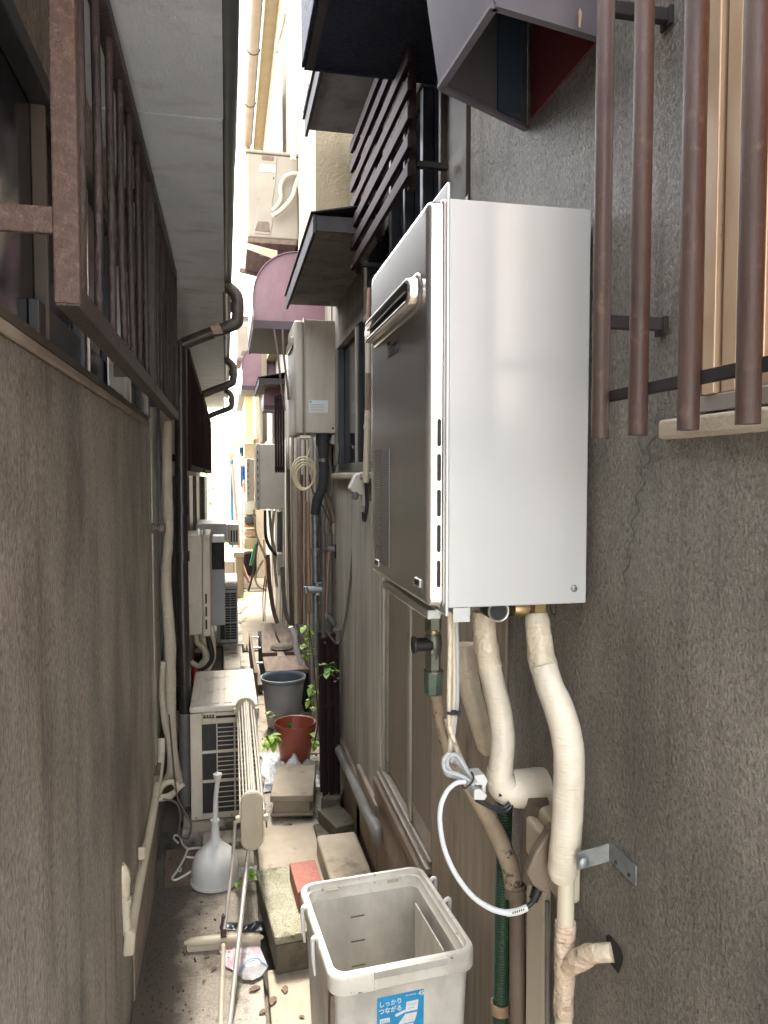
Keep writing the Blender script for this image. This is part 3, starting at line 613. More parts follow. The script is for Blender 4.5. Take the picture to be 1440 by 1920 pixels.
MB().box(RW-.014, RW+.05, -.2, .862, zs-.028, zs-.003).build('window_sill', 'concrete_pale', rh, bevel=.005, seg=3)
cr = MB(); pts = [at(1130, 770+0*k, X=RW-.0005) for k in range(1)]
q0 = at(1240, 770, X=RW-.0006); wv = []
for k in range(24):
    t_ = k/23; u_ = 1240-70*t_**.6+8*sin(k*1.7)*(1-t_*.3); v_ = 800+300*t_; wv.append(at(u_, v_, X=RW-.0004))
cr.tube(wv, .00035, n=5, sub=0); cr.build('crack', 'slot_black', rh)
# black hole round the tee pipe
hb = MB(); c0 = at(1152, 1790, X=RW-.0012)
hb.add([c0+Vector((0, .022*cos(a)*(1+.25*sin(3*a)), .028*sin(a)*(1+.25*cos(2*a)))) for a in [2*pi*k/16 for k in range(16)]], [tuple(range(16))]); hb.build('pipe_hole', 'slot_black', rh)
# plywood infill, sliding doors, threshold, foundation
MB().box(RW-.004, RW+.05, 1.41, at(812, 1400, X=RW).y, -.05, 1.5).build('infill_board', 'plywood', rh, bevel=.002)
dy0, dy1 = at(811, 1400, X=RW).y, at(716, 1400, X=RW).y; dth = .50
MB().box(RW+.03, RW+.05, dy0, dy1, dth, 1.5).build('door_backing', 'slot_black', rh)
MB().box(RW-.004, RW+.02, dy1-.03, dy1, dth, 1.5).build('door_frame', 'alu_bright', rh, bevel=.002)
dm = at(768, 1400, X=RW).y
MB().box(RW+.012, RW+.02, dm+.03, dy1-.07, dth+.03, 1.5).build('door_panel', 'door_panel', rh)
MB().box(RW+.0, RW+.008, dy0+.012, dm-.03, dth+.09, 1.5).build('door_panel', 'door_panel', rh)
for (a, b_, x) in ((dm-.028, dm-.008, -.006), (dm-.004, dm+.028, -.002), (dy0, dy0+.012, -.003), (dy1-.068, dy1-.036, .004)):
    MB().box(RW+x, RW+.018, a, b_, dth+.02, 1.5).build('door_stile', 'alu_grey' if a != dm-.028 else 'alu_bright', rh, bevel=.003)
MB().box(RW+.0, RW+.014, dy0+.012, dm-.03, dth+.02, dth+.088).build('door_rail', 'alu_grey', rh, bevel=.003)
for k, (x, z, h_) in enumerate(((-.03, dth-.055, .03), (-.018, dth-.024, .02), (-.008, dth-.003, .02))):
    MB().box(RW+x, RW+.02, dy0-.0, dy1+.02, z, z+h_).build('door_track', 'alu_grey' if k else 'weather_wood', rh, bevel=.003)
MB().box(RW-.012, RW+.02, 1.99, 2.75, -.05, dth-.056).build('threshold_board', 'foundation', rh, bevel=.004)
MB().box(RW-.02, RW+.02, dy1+.021, 3.1, -.05, .36).build('foundation', 'foundation', rh, bevel=.006)
# high window behind slats
MB().box(RW+.03, RW+.06, 1.66, 3.0, 2.22, 2.72).build('pane', 'glass_dark', rh)
for (y, w_, m_) in ((1.69, .03, 'panel_dark'), (1.9, .02, 'panel_dark'), (2.08, .03, 'alu_dark'), (2.3, .02, 'alu_dark'), (2.5, .03, 'alu_dark'), (2.9, .04, 'alu_dark')):
    MB().box(RW-.002, RW+.03, y, y+w_, 2.25, 2.7).build('window_frame', m_, rh, bevel=.002)
MB().box(RW+.015, RW+.029, 1.72, 1.9, 2.25, 2.7).build('window_panel', 'panel_dark', rh)
MB().box(RW-.006, RW+.03, 1.66, 3.0, 2.22, 2.249).build('window_rail', 'alu_dark', rh, bevel=.002)

# --- second right house
r2 = thing('house', 'weathered house on the right beyond the sliding doors, upper storey jutting out', 'house', (RW, 6, 0))
MB().box(RW-.004, RW+.12, dy1+.0205, 3.02, -.05, 1.499).build('wall', 'wall_streaky', rh)
MB().box(RW-.006, RW+.12, 3.021, 3.78, -.05, 1.62).build('wall', 'wall_streaky', r2)
MB().box(RW, RW+.12, 3.781, 11, -.05, 2.9).build('wall', 'stucco_far', r2)
MB().box(RW-.02, RW+.1, 3.021, 3.75, -.05, .30).build('foundation', 'foundation', r2, bevel=.006)
MB().box(.36, RW+.12, 3.02, 3.72, 2.52, 4.9).build('upper_wall', 'stucco_bright', r2)
MB().box(.452, RW+.12, 3.721, 9.4, 2.9, 5.5).build('upper_wall', 'stucco_bright', r2)
MB().box(RW+.001, RW+.12, 3.021, 3.78, 2.25, 2.515).build('wall', 'stucco_far', r2)
# dark window under the stucco hood
wy0, wy1 = 3.03, 3.9
MB().box(RW+.03, RW+.06, wy0-.3, wy1, 1.62, 2.25).build('pane', 'glass_dark', r2)
for (y, w_, x, m_) in ((2.9, .04, 0, 'alu_dark'), (3.12, .03, -.004, 'alu_dark'), (3.165, .016, -.01, 'alu_bright'), (3.2, .04, 0, 'alu_dark'), (3.72, .05, 0, 'alu_dark')):
    MB().box(RW+x, RW+.03, y, y+w_, 1.66, 2.24).build('window_frame', m_, r2, bevel=.002)
MB().box(RW-.008, RW+.03, 2.75, wy1, 1.62, 1.66).build('window_rail', 'alu_dark', r2, bevel=.002)
MB().box(RW-.03, RW+.03, 2.72, 3.8, 1.585, 1.615).build('window_sill', 'concrete_pale', r2, bevel=.008)
# eave high on the right, with gutter
MB().box(.35, 1.2, 3.9, 9.4, 5.5, 5.56).build('eave_soffit', 'soffit_yellow', r2)
MB().box(.343, .349, 3.9, 9.4, 5.48, 5.6).build('fascia', 'vinyl_white', r2)
gt = MB(); prof = [(cos(a)*.06+.28, 5.58+sin(a)*.06) for a in [pi+pi*k/10 for k in range(11)]]+[(cos(a)*.055+.28, 5.58+sin(a)*.055) for a in [2*pi-pi*k/10 for k in range(11)]]
gt.prism(prof, 'Y', 4.5, 9.2, smooth=True); gt.build('gutter', 'gutter_tan', r2)
for y in (4.9, 5.6, 6.3, 7.2, 8.2):
    MB().tube([(.28+.063*cos(a), y, 5.58+.063*sin(a)) for a in [pi+pi*k/8 for k in range(9)]], .004, n=6, sub=0).build('gutter_bracket', 'dark_metal', r2)
MB().tube([(.28, 9.2, 5.55), (.28, 9.2, 5.2), (.34, 9.2, 5.05)], .04, n=12).build('gutter_outlet', 'copper_pipe', r2)
MB().box(.40, .451, 8.5, 9.4, 2.0, 4.99).build('rear_wing', 'stucco_bright', r2)
MB().box(.3, .451, 8.2, 8.499, 4.3, 4.42).build('small_roof', 'mauve', r2)
# white louvre shutter (fins) on the upper wall
sh = thing('louvre_shutter', 'white stepped louvre fins high on the right wall against the yellow eave', 'shutter', (.4, 6.0, 3.6))
for k in range(11):
    zt_ = at(524, 100+14*k, Y=5.6).z; xx = at(523-1.7*k, 200, Y=5.6).x
    MB().box(xx, at(529, 200, Y=5.6).x-.0008*k, 5.6+.03*k, 5.62+.03*k, zof(290, 5.6), zt_).build('fin', 'vinyl_white', sh)
MB().box(at(529, 200, Y=5.6).x, at(545, 200, Y=5.6).x, 5.75, 6.1, zof(290, 5.6), zof(20, 5.6)).build('side_panel', 'shutter_grey', sh, bevel=.004)
# white pvc strips and pipes on upper right wall
tag(pxtube([(557, -60, 14), (556, 150, 13), (550, 300, 10)], Y=3.95, n=12, sub=2).build('rain_pipe', 'vinyl_white'), 'white upright rain pipe high beside the black box', 'drain pipe', 'upper rain pipes')
tag(pxtube([(548, 290, 9), (553, 200, 9), (556, 120, 9)], Y=4.3, n=12, sub=2).build('rain_pipe', 'pvc_cream'), 'cream upright pipe just left of the bright stucco corner', 'drain pipe', 'upper rain pipes')
tag(pxtube([(545, 0, 12), (534, 20, 11), (528, 50, 8), (520, 80, 7), (519, 98, 7)], Y=5.4, n=12).build('refrigerant_duct', 'duct_cream'), 'curving cream lagged duct at the top above the white fins', 'duct')
tag(pxtube([(541, -20, 14), (543, 50, 11), (547, 120, 8)], Y=5.3, n=12).build('duct_cover', 'alu_cream'), 'pink beige duct cover beside the curving duct near the top', 'duct')
st = thing('roller_shutter', 'stacked grey shutter boxes beside the bright stucco, upper right', 'shutter box', (.46, 4.0, 3.4))
for k, (u, v) in enumerate(((571, 130), (567, 149), (563, 167), (559, 184), (555, 200))):
    p = at(u, v, Y=3.85+.15*k); MB().box(p.x-.015, p.x+.012, p.y, p.y+.1, p.z-.04, p.z+.0).build('shutter_box', 'shutter_grey', st, bevel=.002)
sb = thing('strap_band', 'grey metal strap across the bright stucco edge', 'bracket', at(575, 185, X=.355))
p = at(574, 185, X=.358); MB().box(.352, .3595, p.y-.11, p.y+.11, p.z-.012, p.z+.012).build('band', 'steel_galv', sb, bevel=.001)

# upper air conditioner on brackets
t = thing('outdoor_unit', 'cream outdoor air conditioner mounted high on the right wall above the mauve awning', 'air conditioner', at(510, 450, Y=4.5), 'outdoor air conditioner units')
MATS['ac_white_'] = MATS['ac_white']; MATS['ac_white'] = MATS['ac_aged']
Y = 4.5; x0, x1 = at(463, 380, Y=Y).x, at(560, 380, Y=Y).x; z0, z1 = zof(447, Y, 510), zof(290, Y, 510)
MB().box(x0, x1, Y, Y+.7, z0, z1).build('case', 'ac_white', t, bevel=.012, seg=3)
MB().box(x0-.005, x1+.003, Y-.005, Y+.705, z1+.0005, z1+.02).build('lid', 'ac_white', t, bevel=.006)
MB().box(x0, x1-.01, Y+.004, Y+.7, z0-.03, z0-.0005).build('base_tray', 'weather_wood', t, bevel=.004)
pA = [at(u, v, Y=Y-.004) for u, v in ((483, 292), (519, 296), (517, 340), (510, 380), (512, 410), (507, 440), (476, 437), (480, 412), (484, 380), (482, 340))]
MB().add([p for p in pA]+[p+Vector((0, .004, 0)) for p in pA], [tuple(range(10)), tuple(range(19, 9, -1))]+[(i, (i+1) % 10, 10+(i+1) % 10, 10+i) for i in range(10)]).build('valve_cover', 'ac_white', t, bevel=.0015)
pA = [at(u, v, Y=Y-.007) for u, v in ((484, 415), (504, 416), (506, 435), (478, 432))]
MB().add(pA+[p+Vector((0, .003, 0)) for p in pA], [(0, 1, 2, 3), (7, 6, 5, 4), (0, 4, 5, 1), (1, 5, 6, 2), (2, 6, 7, 3), (3, 7, 4, 0)]).build('drip_mark', 'weather_wood', t)
for (u0, v0, u1, v1, m_, nm) in ((491, 291, 513, 301, 'weather_wood', 'handle'), (487, 308, 516, 323, 'sticker', 'data_plate')):
    a = at(u0, v0, Y=Y-.006); c = at(u1, v1, Y=Y-.006); MB().box(a.x, c.x, Y-.0065, Y-.0045, c.z, a.z).build(nm, m_, t)
MB().lathe(at(513, 334, Y=Y-.006), [(.004, -.001), (.004, .001), (0, .001)], axis='Y', n=10).build('screw', 'slot_black', t)
for k, pts in enumerate(([(511, 395, 7), (526, 375, 7), (526, 350, 8), (535, 332, 8), (552, 326, 8), (562, 328, 8)], [(511, 405, 9), (530, 392, 9), (548, 370, 9), (556, 345, 9), (566, 325, 10), (572, 330, 10)])):
    tag(pxtube(pts, Y=Y-.03-.03*k, n=12).build('refrigerant_pipe', 'pvc_cream'), ['upper thin cream pipe looping from the high air conditioner', 'lower thick cream pipe leaving the high air conditioner'][k], 'pipe', 'pipes of the high air conditioner')
br = thing('wall_bracket', 'steel bracket arms carrying the high air conditioner', 'bracket', at(500, 462, Y=4.45))
MB().hexa([at(453, 463, Y=4.42), at(520, 488, Y=4.42), at(520, 488, Y=4.5), at(453, 463, Y=4.5)], [at(453, 453, Y=4.42), at(520, 470, Y=4.42), at(520, 470, Y=4.5), at(453, 453, Y=4.5)]).build('arm', 'alu_cream', br)
MB().bar(at(470, 474, Y=4.75), at(560, 482, Y=4.75), .03, .02).build('arm', 'alu_grey', br)
t = dup(next(o for o in COL.objects if o.get('label', '').startswith('cream outdoor air conditioner mounted high')), (0, 4.6, 0), 'small far cream outdoor unit seen between the left gutters and mauve awnings')
MATS['ac_white'] = MATS['ac_white_']
br2 = thing('wall_bracket', 'lower steel bracket just behind the mauve awning', 'bracket', at(480, 510, Y=5.15))
MB().bar(at(449, 506, Y=5.15), at(520, 524, Y=5.15), .03, .03).build('arm', 'weather_wood', br2)
cu = MB(); q = at(574, 345, X=.44); cu.tube([q+Vector((0, 0, -.07)), q+Vector((.0, 0, .02)), q+Vector((.006, 0, .05))], .014, n=12); tag(cu.build('pipe_stub', 'pvc_cream'), 'short cream pipe stub by the bright stucco, right of the high unit', 'pipe')
tag(pxtube([(563, 345, 9), (566, 400, 9), (563, 470, 8)], Y=4.2, n=10, sub=2).build('rain_pipe', 'alu_cream'), 'pale upright pipe between the high unit and the stucco hood', 'drain pipe')

# --- black box, hoods, awnings
bk = thing('window_canopy', 'black painted box canopy overhead, topmost on the right', 'canopy', (.38, 1.7, EYE+1.05))  # near length, out of view, added to shade the wall below
MB().box(.205, RW, .92, 1.955, EYE+1.052, EYE+1.062).build('underside', 'black_wood', bk)
MB().box(.198, .2045, .92, 1.96, EYE+1.048, EYE+1.5).build('side', 'black_wood', bk, bevel=.002)
MB().box(.205, RW, 1.956, 1.962, EYE+1.045, EYE+1.5).build('side', 'black_wood', bk)
MB().box(.205, RW, .92, 1.955, EYE+1.47, EYE+1.5).build('top', 'black_wood', bk)
MB().bar((.22, .92, EYE+1.049), (.22, 1.955, EYE+1.049), .02, .006).build('trim', 'dark_metal', bk)
def hood(label, X, y0, y1, z, dz=.035, m='hood_stucco', grp='stucco window hoods on the right wall'):
    t = thing('window_hood', label, 'window hood', (RW, y0, z), grp)
    MB().box(X+.012, RW, y0+.01, y1-.01, z, z+dz).build('slab', m, t, bevel=.003)
    MB().box(X, X+.0115, y0, y1, z-.022, z+dz+.008).build('front_trim', 'dark_metal', t, bevel=.002)
    MB().add([(X-.008, y0-.008, z+dz+.009), (RW, y0-.008, z+dz+.06), (RW, y1+.008, z+dz+.06), (X-.008, y1+.008, z+dz+.009), (X-.008, y0-.008, z+dz+.013), (RW, y0-.008, z+dz+.066), (RW, y1+.008, z+dz+.066), (X-.008, y1+.008, z+dz+.013)],
             [(3, 2, 1, 0), (4, 5, 6, 7), (0, 1, 5, 4), (1, 2, 6, 5), (2, 3, 7, 6), (3, 0, 4, 7)]).build('roof_sheet', 'dark_metal', t)
    MB().box(X+.012, RW, y0+.0095-.006, y0+.0095, z-.012, z+dz+.005).build('end_trim', 'dark_metal', t)
    return t
hood('upper dark stucco window hood, just below the black box canopy', .3, 1.965, 2.86, EYE+1.3)
hood('dark stucco window hood above the old beige heater', .3, 2.6, 3.8, EYE+.862)
hood('small far window hood between the mauve awnings', at(485, 700, Y=7.2).x, 7.2, 8.3, zof(715, 7.2), m='hood_stucco')
# hood supports (dark brown post right of the old heater)
pz = thing('window_shutter', 'dark brown shutter board right behind the old beige heater', 'shutter', (.5, 3.84, 1.5))
MB().box(at(634, 700, Y=3.8).x, RW, 3.93, 3.98, zof(890, 3.93), zof(560, 3.93)).build('board', 'brown_plum', pz, bevel=.002)
MB().box(at(618, 850, Y=3.99).x, at(640, 850, Y=3.99).x, 3.99, 4.01, zof(888, 3.99), zof(800, 3.99)).build('jagged_board', 'wood_post', pz, bevel=.003)
def awning(label, u0, u1, v0, v1, Y, L=.9):
    t = thing('awning', label, 'awning', at(u1, v1, Y=Y), 'mauve metal awnings on the right wall')
    x0 = xof(u0, Y); x1 = RW+.0; zt, zb = zof(v0, Y), zof(v1, Y); R_ = min((x1-x0)*.62, (zt-zb)*.75)
    poly = [(x1, zb), (x0, zb)]+[(x0+R_*(1-cos(a)), zt-R_*(1-sin(a))) for a in [pi/2*k/10 for k in range(11)]]+[(x1, zt)]
    MB().prism(poly, 'Y', Y, Y+.004).build('end_panel', 'mauve', t, bevel=.0015)
    ar = [(x0-.006, zb)]+[(x0-.006+(R_+.006)*(1-cos(a)), zt+.006-(R_+.006)*(1-sin(a))) for a in [pi/2*k/10 for k in range(11)]]+[(x1, zt+.006)]
    MB().prism(ar+[(p[0]+.004, p[1]-.004) for p in reversed(ar)], 'Y', Y-.012, Y+L, smooth=True).build('cover', 'mauve', t)
    MB().box(x0-.004, x1, Y-.006, Y+.02, zb-.045, zb-.001).build('lower_band', 'mauve_dark', t)
    MB().box(x0, x1, Y+.021, Y+L, zb-.04, zb-.03).build('underside', 'mauve_dark', t)
    MB().box(x0-.004, x0+.01, Y+.021, Y+L, zb-.045, zb-.001).build('lower_band', 'mauve_dark', t)
    return t
awning('largest mauve metal awning with rounded top, above the old beige heater', 479, 600, 466, 598, 4.25)
awning('middle mauve metal awning with rounded top, below and left of the largest', 456, 560, 645, 722, 8.6, .8)
awning('smallest plum awning, partly behind the brown slatted screen', 497, 560, 722, 758, 7.6, .5)
# slatted grille in front of the high window
t = thing('slatted_grille', 'dark brown horizontal slat grille fixed to the upper right wall', 'window grille', (.44, 1.82, EYE+.75))
Xs = .44
zss = [EYE+.735+.0685*k for k in range(7)]
for k, z in enumerate(zss):
    MB().box(Xs, Xs+.012, 1.80, 2.66, z, z+.034).build('slat', 'brown_plum', t, bevel=.0015)
for y in (1.84, 2.25, 2.62): MB().box(Xs+.013, Xs+.033, y, y+.02, EYE+.72, EYE+1.19).build('upright', 'brown_plum', t, bevel=.002)
for y, z in ((1.835, EYE+.775), (2.625, EYE+.745), (1.835, EYE+1.1)): MB().box(Xs+.034, RW, y, y+.018, z, z+.014).build('arm', 'dark_metal', t)
# brown slatted screens farther along
def screen(label, u0, u1, v0, v1, Y, n=6, L=.0):
    t = thing('slatted_screen', label, 'slatted screen', at(u1, v1, Y=Y)); xa, xb = xof(u0, Y), xof(u1, Y); w_ = (xb-xa)/n
    for k in range(n): MB().box(xa+w_*k+.001, xa+w_*(k+1)-.0012, Y, Y+.012, zof(v1, Y), zof(v0, Y)+.01*((k*7) % 3)).build('slat', 'brown_plum', t, bevel=.0015)
    for v in (v0+8, v1-8): MB().box(xa, xb, Y+.013, Y+.025, zof(v, Y)-.015, zof(v, Y)+.015).build('rail', 'brown_plum', t)
    return t
screen('dark brown slatted screen beside the grey wall heater', 516, 535, 740, 886, 6.0, 4)
# thin crooked brown pipes hanging under the big awning
tag(pxtube([(514, 618, 3), (521, 665, 4), (528, 730, 4), (534, 770, 4)], Y=4.15, n=8).build('thin_pipe', 'pipe_brown'), 'left crooked thin brown pipe below the largest mauve awning', 'pipe', 'thin crooked pipes')
tag(pxtube([(530, 618, 3), (532, 665, 4), (538, 715, 4), (541, 750, 4)], Y=4.15, n=8).build('thin_pipe', 'pipe_brown'), 'right crooked thin brown pipe below the largest mauve awning', 'pipe', 'thin crooked pipes')

# ------------------------------------------------------------------ exhaust hood (top right)
t = thing('exhaust_hood', 'bent sheet steel exhaust hood overhead with a red inside, right wall', 'exhaust hood', (.46, 1.1, EYE+.65))
zh = EYE+.65; zu = EYE+1.05
A = Vector((.367, 1.0, zh)); B = Vector((.355, 1.22, zh)); C_ = Vector((RW-.001, 1.33, zh)); D = Vector((RW-.001, 1.04, zh))
up = Vector((0, 0, .39)); th = .004
def plate(nm, p, q, r_, s_, off, m):
    n_ = Vector(off); MB().hexa([p, q, q+n_, p+n_], [s_, r_, r_+n_, s_+n_]).build(nm, m, t)
A2, B2, C2, D2 = A+up+Vector((-.06, 0, 0)), B+up+Vector((-.06, 0, 0)), C_+up, D+up
plate('side_plate', A, B, B2, A2, (-th, 0, 0), 'hood_steel')
plate('far_plate', B, C_, C2, B2, (0, th, 0), 'hood_inside')
plate('near_plate', A, D, D2, A2, (0, -th, 0), 'hood_steel')
MB().box(RW-.006, RW-.002, 1.045, 1.30, zh+.002, zh+.385).build('inner_lining', 'hood_red', t)
MB().box(RW-.075, RW-.03, 1.285, 1.297, zh+.001, zh+.385).build('inner_strip', 'navy', t)
for a, b_ in ((A, B), (B, C_), (A, D)): MB().bar(a+Vector((0, 0, -.003)), b_+Vector((0, 0, -.003)), .012, .006).build('rim', 'hood_steel', t)
MB().hexa([A2, B2, C2, D2], [p+Vector((0, 0, .005)) for p in (A2, B2, C2, D2)]).build('top_plate', 'hood_steel', t)
sp = MB(); q = at(1086, 35, Y=1.015); sp.add([q+Vector((a, -.002, b_)) for a, b_ in ((0, .014), (.003, .008), (.0025, -.002), (.001, -.014), (-.002, -.012), (-.0015, 0), (-.002, .008))], [tuple(range(7))]); sp.build('paint_chip', 'alu_cream', t)

# ------------------------------------------------------------------ near window bars (right)
t = thing('window_grille', 'near rusty tube grille with hanging bars over the right window', 'window grille', (.47, .6, EYE+.05), 'tube bar grille')
Xb = .456
for k, u in enumerate((1127, 1197, 1292, 1404)):
    p = at(u, 700, X=Xb)
    b = MB(); jit = .001*((k*5) % 3-1)
    b.tube([(Xb, p.y, EYE+.0465), (Xb+jit, p.y+jit, EYE+.3), (Xb, p.y, EYE+1.2)], .0108, n=24, sub=5, wob=.02); b.build('bar', 'rust_brown', t)
for k in range(1, 4):
    y = at(1404, 700, X=Xb).y-.095*k; MB().tube([(Xb, y, EYE+.0465), (Xb, y, EYE+1.2)], .0108, n=24, sub=0).build('bar', 'rust_brown', t)
MB().box(Xb+.009, Xb+.018, .2, .88, EYE+.093, EYE+.106).build('rail', 'dark_metal', t, bevel=.001)
MB().box(Xb+.009, Xb+.018, .2, .88, EYE+1.0, EYE+1.013).build('rail', 'dark_metal', t, bevel=.001)
for z in (.196, .582):
    MB().box(Xb+.006, RW+.002, .868, .88, EYE+z-.008, EYE+z+.008).build('arm', 'dark_metal', t, bevel=.001)
    MB().box(RW-.006, RW-.0003, .862, .886, EYE+z-.014, EYE+z+.009).build('foot_plate', 'dark_metal', t, bevel=.001)
# ================================================================== THE BIG WATER HEATER
HX0, HX1, HXF, HY0, HY1, HZ0, HZ1 = .316, .545, .289, 1.055, 1.495, EYE-.197, EYE+.404
t = thing('water_heater', 'large new pearl white water heater on the right wall, foreground', 'water heater', (.45, 1.28, HZ0)); BH = t
MB().box(HX0+.006, HX1, HY0, HY1, HZ0, HZ1).build('case', 'heater_paint', t, bevel=.002)
MB().box(HX1+.0005, RW-.0005, HY0+.03, HY1-.03, HZ0+.02, HZ1-.02).build('mounting_plate', 'alu_grey', t)
MB().box(HX0, HX0+.0055, HY0-.004, HY1+.004, HZ0-.012, HZ1+.022).build('flange', 'heater_paint', t, bevel=.0025, seg=3)
# front cover with softly rounded rim
def yzr(x, inset, r, n=6):
    cy, cz = (HY0+HY1)/2, (HZ0+HZ1)/2; w_, h_ = (HY1-HY0)-2*inset, (HZ1-HZ0)-2*inset; out = []
    for (sy, sz, a0) in ((1, 1, 0), (-1, 1, pi/2), (-1, -1, pi), (1, -1, 3*pi/2)):
        for k in range(n+1):
            a = a0+pi/2*k/n; out.append(Vector((x, cy+sy*(w_/2-r)+r*cos(a), cz+sz*(h_/2-r)+r*sin(a))))
    return out
rg = [yzr(HX0-.0005, -.001, .012), yzr(HX0-.0035, -.001, .012), yzr(HX0-.005, .0015, .012), yzr(HX0-.019, .0025, .012)]
for k in range(1, 9):
    a = pi/2*k/8; rg.append(yzr(HX0-.019-.008*sin(a), .0025+.011*(1-cos(a)), .012+.003*k/8))
MB().rings(rg, (False, True)).build('front_cover', 'heater_cover', t)
FXX = HX0-.027
# side slots, near side
for v0, v1 in ((785, 837), (851, 902), (918, 969), (984, 1036), (1051, 1102)):
    a = at(824, v0, Y=HY0).z; b_ = at(824, v1, Y=HY0).z; pl = []
    cx = at(823.5, 950, Y=HY0).x; hw = .0029
    pts = [(cx+hw*cos(q), a-hw+hw*sin(q)) for q in [pi*k/6 for k in range(7)]]+[(cx+hw*cos(q), b_+hw+hw*sin(q)) for q in [pi+pi*k/6 for k in range(7)]]
    MB().prism(pts, 'Y', HY0+.0005, HY0+.0035).build('slot', 'slot_black', t)
# exhaust outlet
def oy(u, x): return at(u, 600, X=x).y
oz = EYE+.283; oh = .0235
def st_ring(x, y0, y1, hz, n=9):
    return [Vector((x, y1-hz+hz*cos(a), oz+hz*sin(a))) for a in [pi/2-pi*k/n for k in range(n+1)]] + [Vector((x, y0+hz-hz*cos(a), oz+hz*sin(a))) for a in [-pi/2+pi*k/n for k in range(n+1)]]
oy0, oy1 = HY0+.045, HY1-.022
MB().rings([st_ring(FXX+.001, oy0-.008, oy1+.006, oh+.006), st_ring(FXX-.003, oy0-.006, oy1+.005, oh+.004), st_ring(FXX-.004, oy0-.002, oy1+.002, oh)], (False, True)).build('outlet_collar', 'heater_cover', t)
MB().rings([st_ring(FXX-.004, oy0, oy1, oh-.002), st_ring(FXX-.0145, oy0+.0, oy1, oh-.003), st_ring(FXX-.018, oy0+.002, oy1-.002, oh-.0045), st_ring(FXX-.019, oy0+.006, oy1-.006, oh-.008),
            st_ring(FXX-.0178, oy0+.009, oy1-.008, oh-.010), st_ring(FXX-.006, oy0+.010, oy1-.009, oh-.011)], (False, False)).build('outlet_nozzle', 'heater_cover', t)
MB().rings([st_ring(FXX-.0055, oy0+.009, oy1-.008, oh-.0098), st_ring(FXX-.0075, oy0+.0095, oy1-.0085, oh-.0105)], (True, True)).build('outlet_mouth', 'slot_black', t)
MB().box(FXX-.017, FXX-.015, oy0+.03, oy1-.03, oz+.001, oz+.003).build('outlet_bar', 'alu_grey', t)
# logo, data labels, lower slots
py = oy(752, FXX); p0 = at(728, 662, X=FXX)
text('Rinnai', 'logo', 'logo_grey', t, .042, (FXX-.0006, at(727, 650, X=FXX).y, at(727, 672, X=FXX).z), (pi/2, 0, -pi/2), sx=.86)
ly0, lym, ly1 = at(730, 900, X=FXX).y, at(715, 900, X=FXX).y, at(703, 900, X=FXX).y; lz1, lz0 = at(715, 842, X=FXX).z, at(715, 1056, X=FXX).z
MB().box(FXX-.0006, FXX+.0, lym, ly1, lz0, lz1).build('data_label', 'label_brown', t)
MB().box(FXX-.0006, FXX+.0, ly0, lym-.002, lz0, lz1).build('data_label', 'label_slate', t)
rr_ = random.Random(5); ln = MB(); ln2 = MB(); z = lz1-.006
while z > lz0+.006:
    y = ly1-.003
    while y > lym+.006:
        w_ = rr_.uniform(.003, .012)
        if rr_.random() < .75: ln.box(FXX-.0009, FXX-.00062, max(y-w_, lym+.002), y, z-.0018, z)
        y -= w_+.002
    y = lym-.005
    while y > ly0+.006:
        w_ = rr_.uniform(.003, .02)
        if rr_.random() < .8: ln2.box(FXX-.0009, FXX-.00062, max(y-w_, ly0+.002), y, z-.0012, z)
        y -= w_+.002
    z -= .0048
ln.build('label_print', 'alu_grey', t); ln2.build('label_print', 'label_brown', t)
for (u, v) in ((708, 1055), (784, 1092)):
    p = at(u, v, X=FXX)
    MB().obox((FXX-.0008, p.y, p.z), (.004, .034, .0135)).build('slot_rim', 'heater_paint', t, bevel=.002)
    MB().obox((FXX-.0015, p.y-.002, p.z+.001), (.004, .027, .009)).build('slot', 'slot_black', t, bevel=.001)
for (u, v) in ((922, 815), (921, 920), (921, 973)):
    p = at(u, v, Y=HY0); MB().lathe((p.x, p.y-.0004, p.z), [(.0026, -.0008), (.0014, .0003), (0, .0006)], axis='Y', n=10).build('rivet', 'heater_paint', t)
p = at(1076, 1103, Y=HY0); MB().lathe((p.x, HY0, p.z), [(.0055, -.0001), (.0055, -.0015), (.0035, -.004), (0, -.0045)], axis='Y', n=16).build('screw', 'steel_galv', t)
MB().obox((p.x, HY0-.0043, p.z), (.005, .001, .0012), (0, .5, 0)).build('screw_slot', 'slot_black', t)
# underside: tray and fittings
MB().box(HX0-.01, HX0+.012, HY0+.06, HY1-.04, HZ0-.028, HZ0-.013).build('lower_lip', 'heater_paint', t, bevel=.002)
p = at(870, 1150, Y=HY0+.06); MB().box(HX0+.02, HX0+.045, HY0+.01, HY0+.05, HZ0-.014, HZ0-.0005).build('cable_clamp', 'steel_galv', t, bevel=.002)
MB().box(HX0+.014, HX0+.04, HY0+.002, HY0+.004, HZ0-.022, HZ0-.0005).build('tab', 'heater_paint', t)
q = at(929, 1143, Y=1.13); MB().lathe(q, [(.0, -.012), (.017, -.012), (.0175, -.008), (.0165, .03), (.0, .03)], axis='Y', n=24).build('drain_cap', 'rubber', t)
MB().lathe(q+Vector((0, -.0125, 0)), [(.0175, .0), (.0185, -.002), (.017, -.004), (.015, -.003), (.014, .002)], axis='Y', n=24, cap=False).build('cap_ring', 'alu_bright', t)
MB().obox(q+Vector((0, -.013, 0)), (.02, .004, .004), (0, .5, 0)).build('cap_grip', 'alu_dark', t)
q = at(965, 1142, Y=1.16); MB().lathe(q, [(.013, -.03), (.014, -.02), (.011, 0), (.009, .02)], axis='X', n=14, smooth=False).build('valve_cap', 'rubber', t)
q = at(1006, 1140, Y=1.13); MB().lathe(q+Vector((0, 0, -.03)), [(.014, -.01), (.014, .02), (.018, .022), (.018, .05), (.012, .052), (.012, .06)], n=6, smooth=False).build('brass_union', 'brass', t)
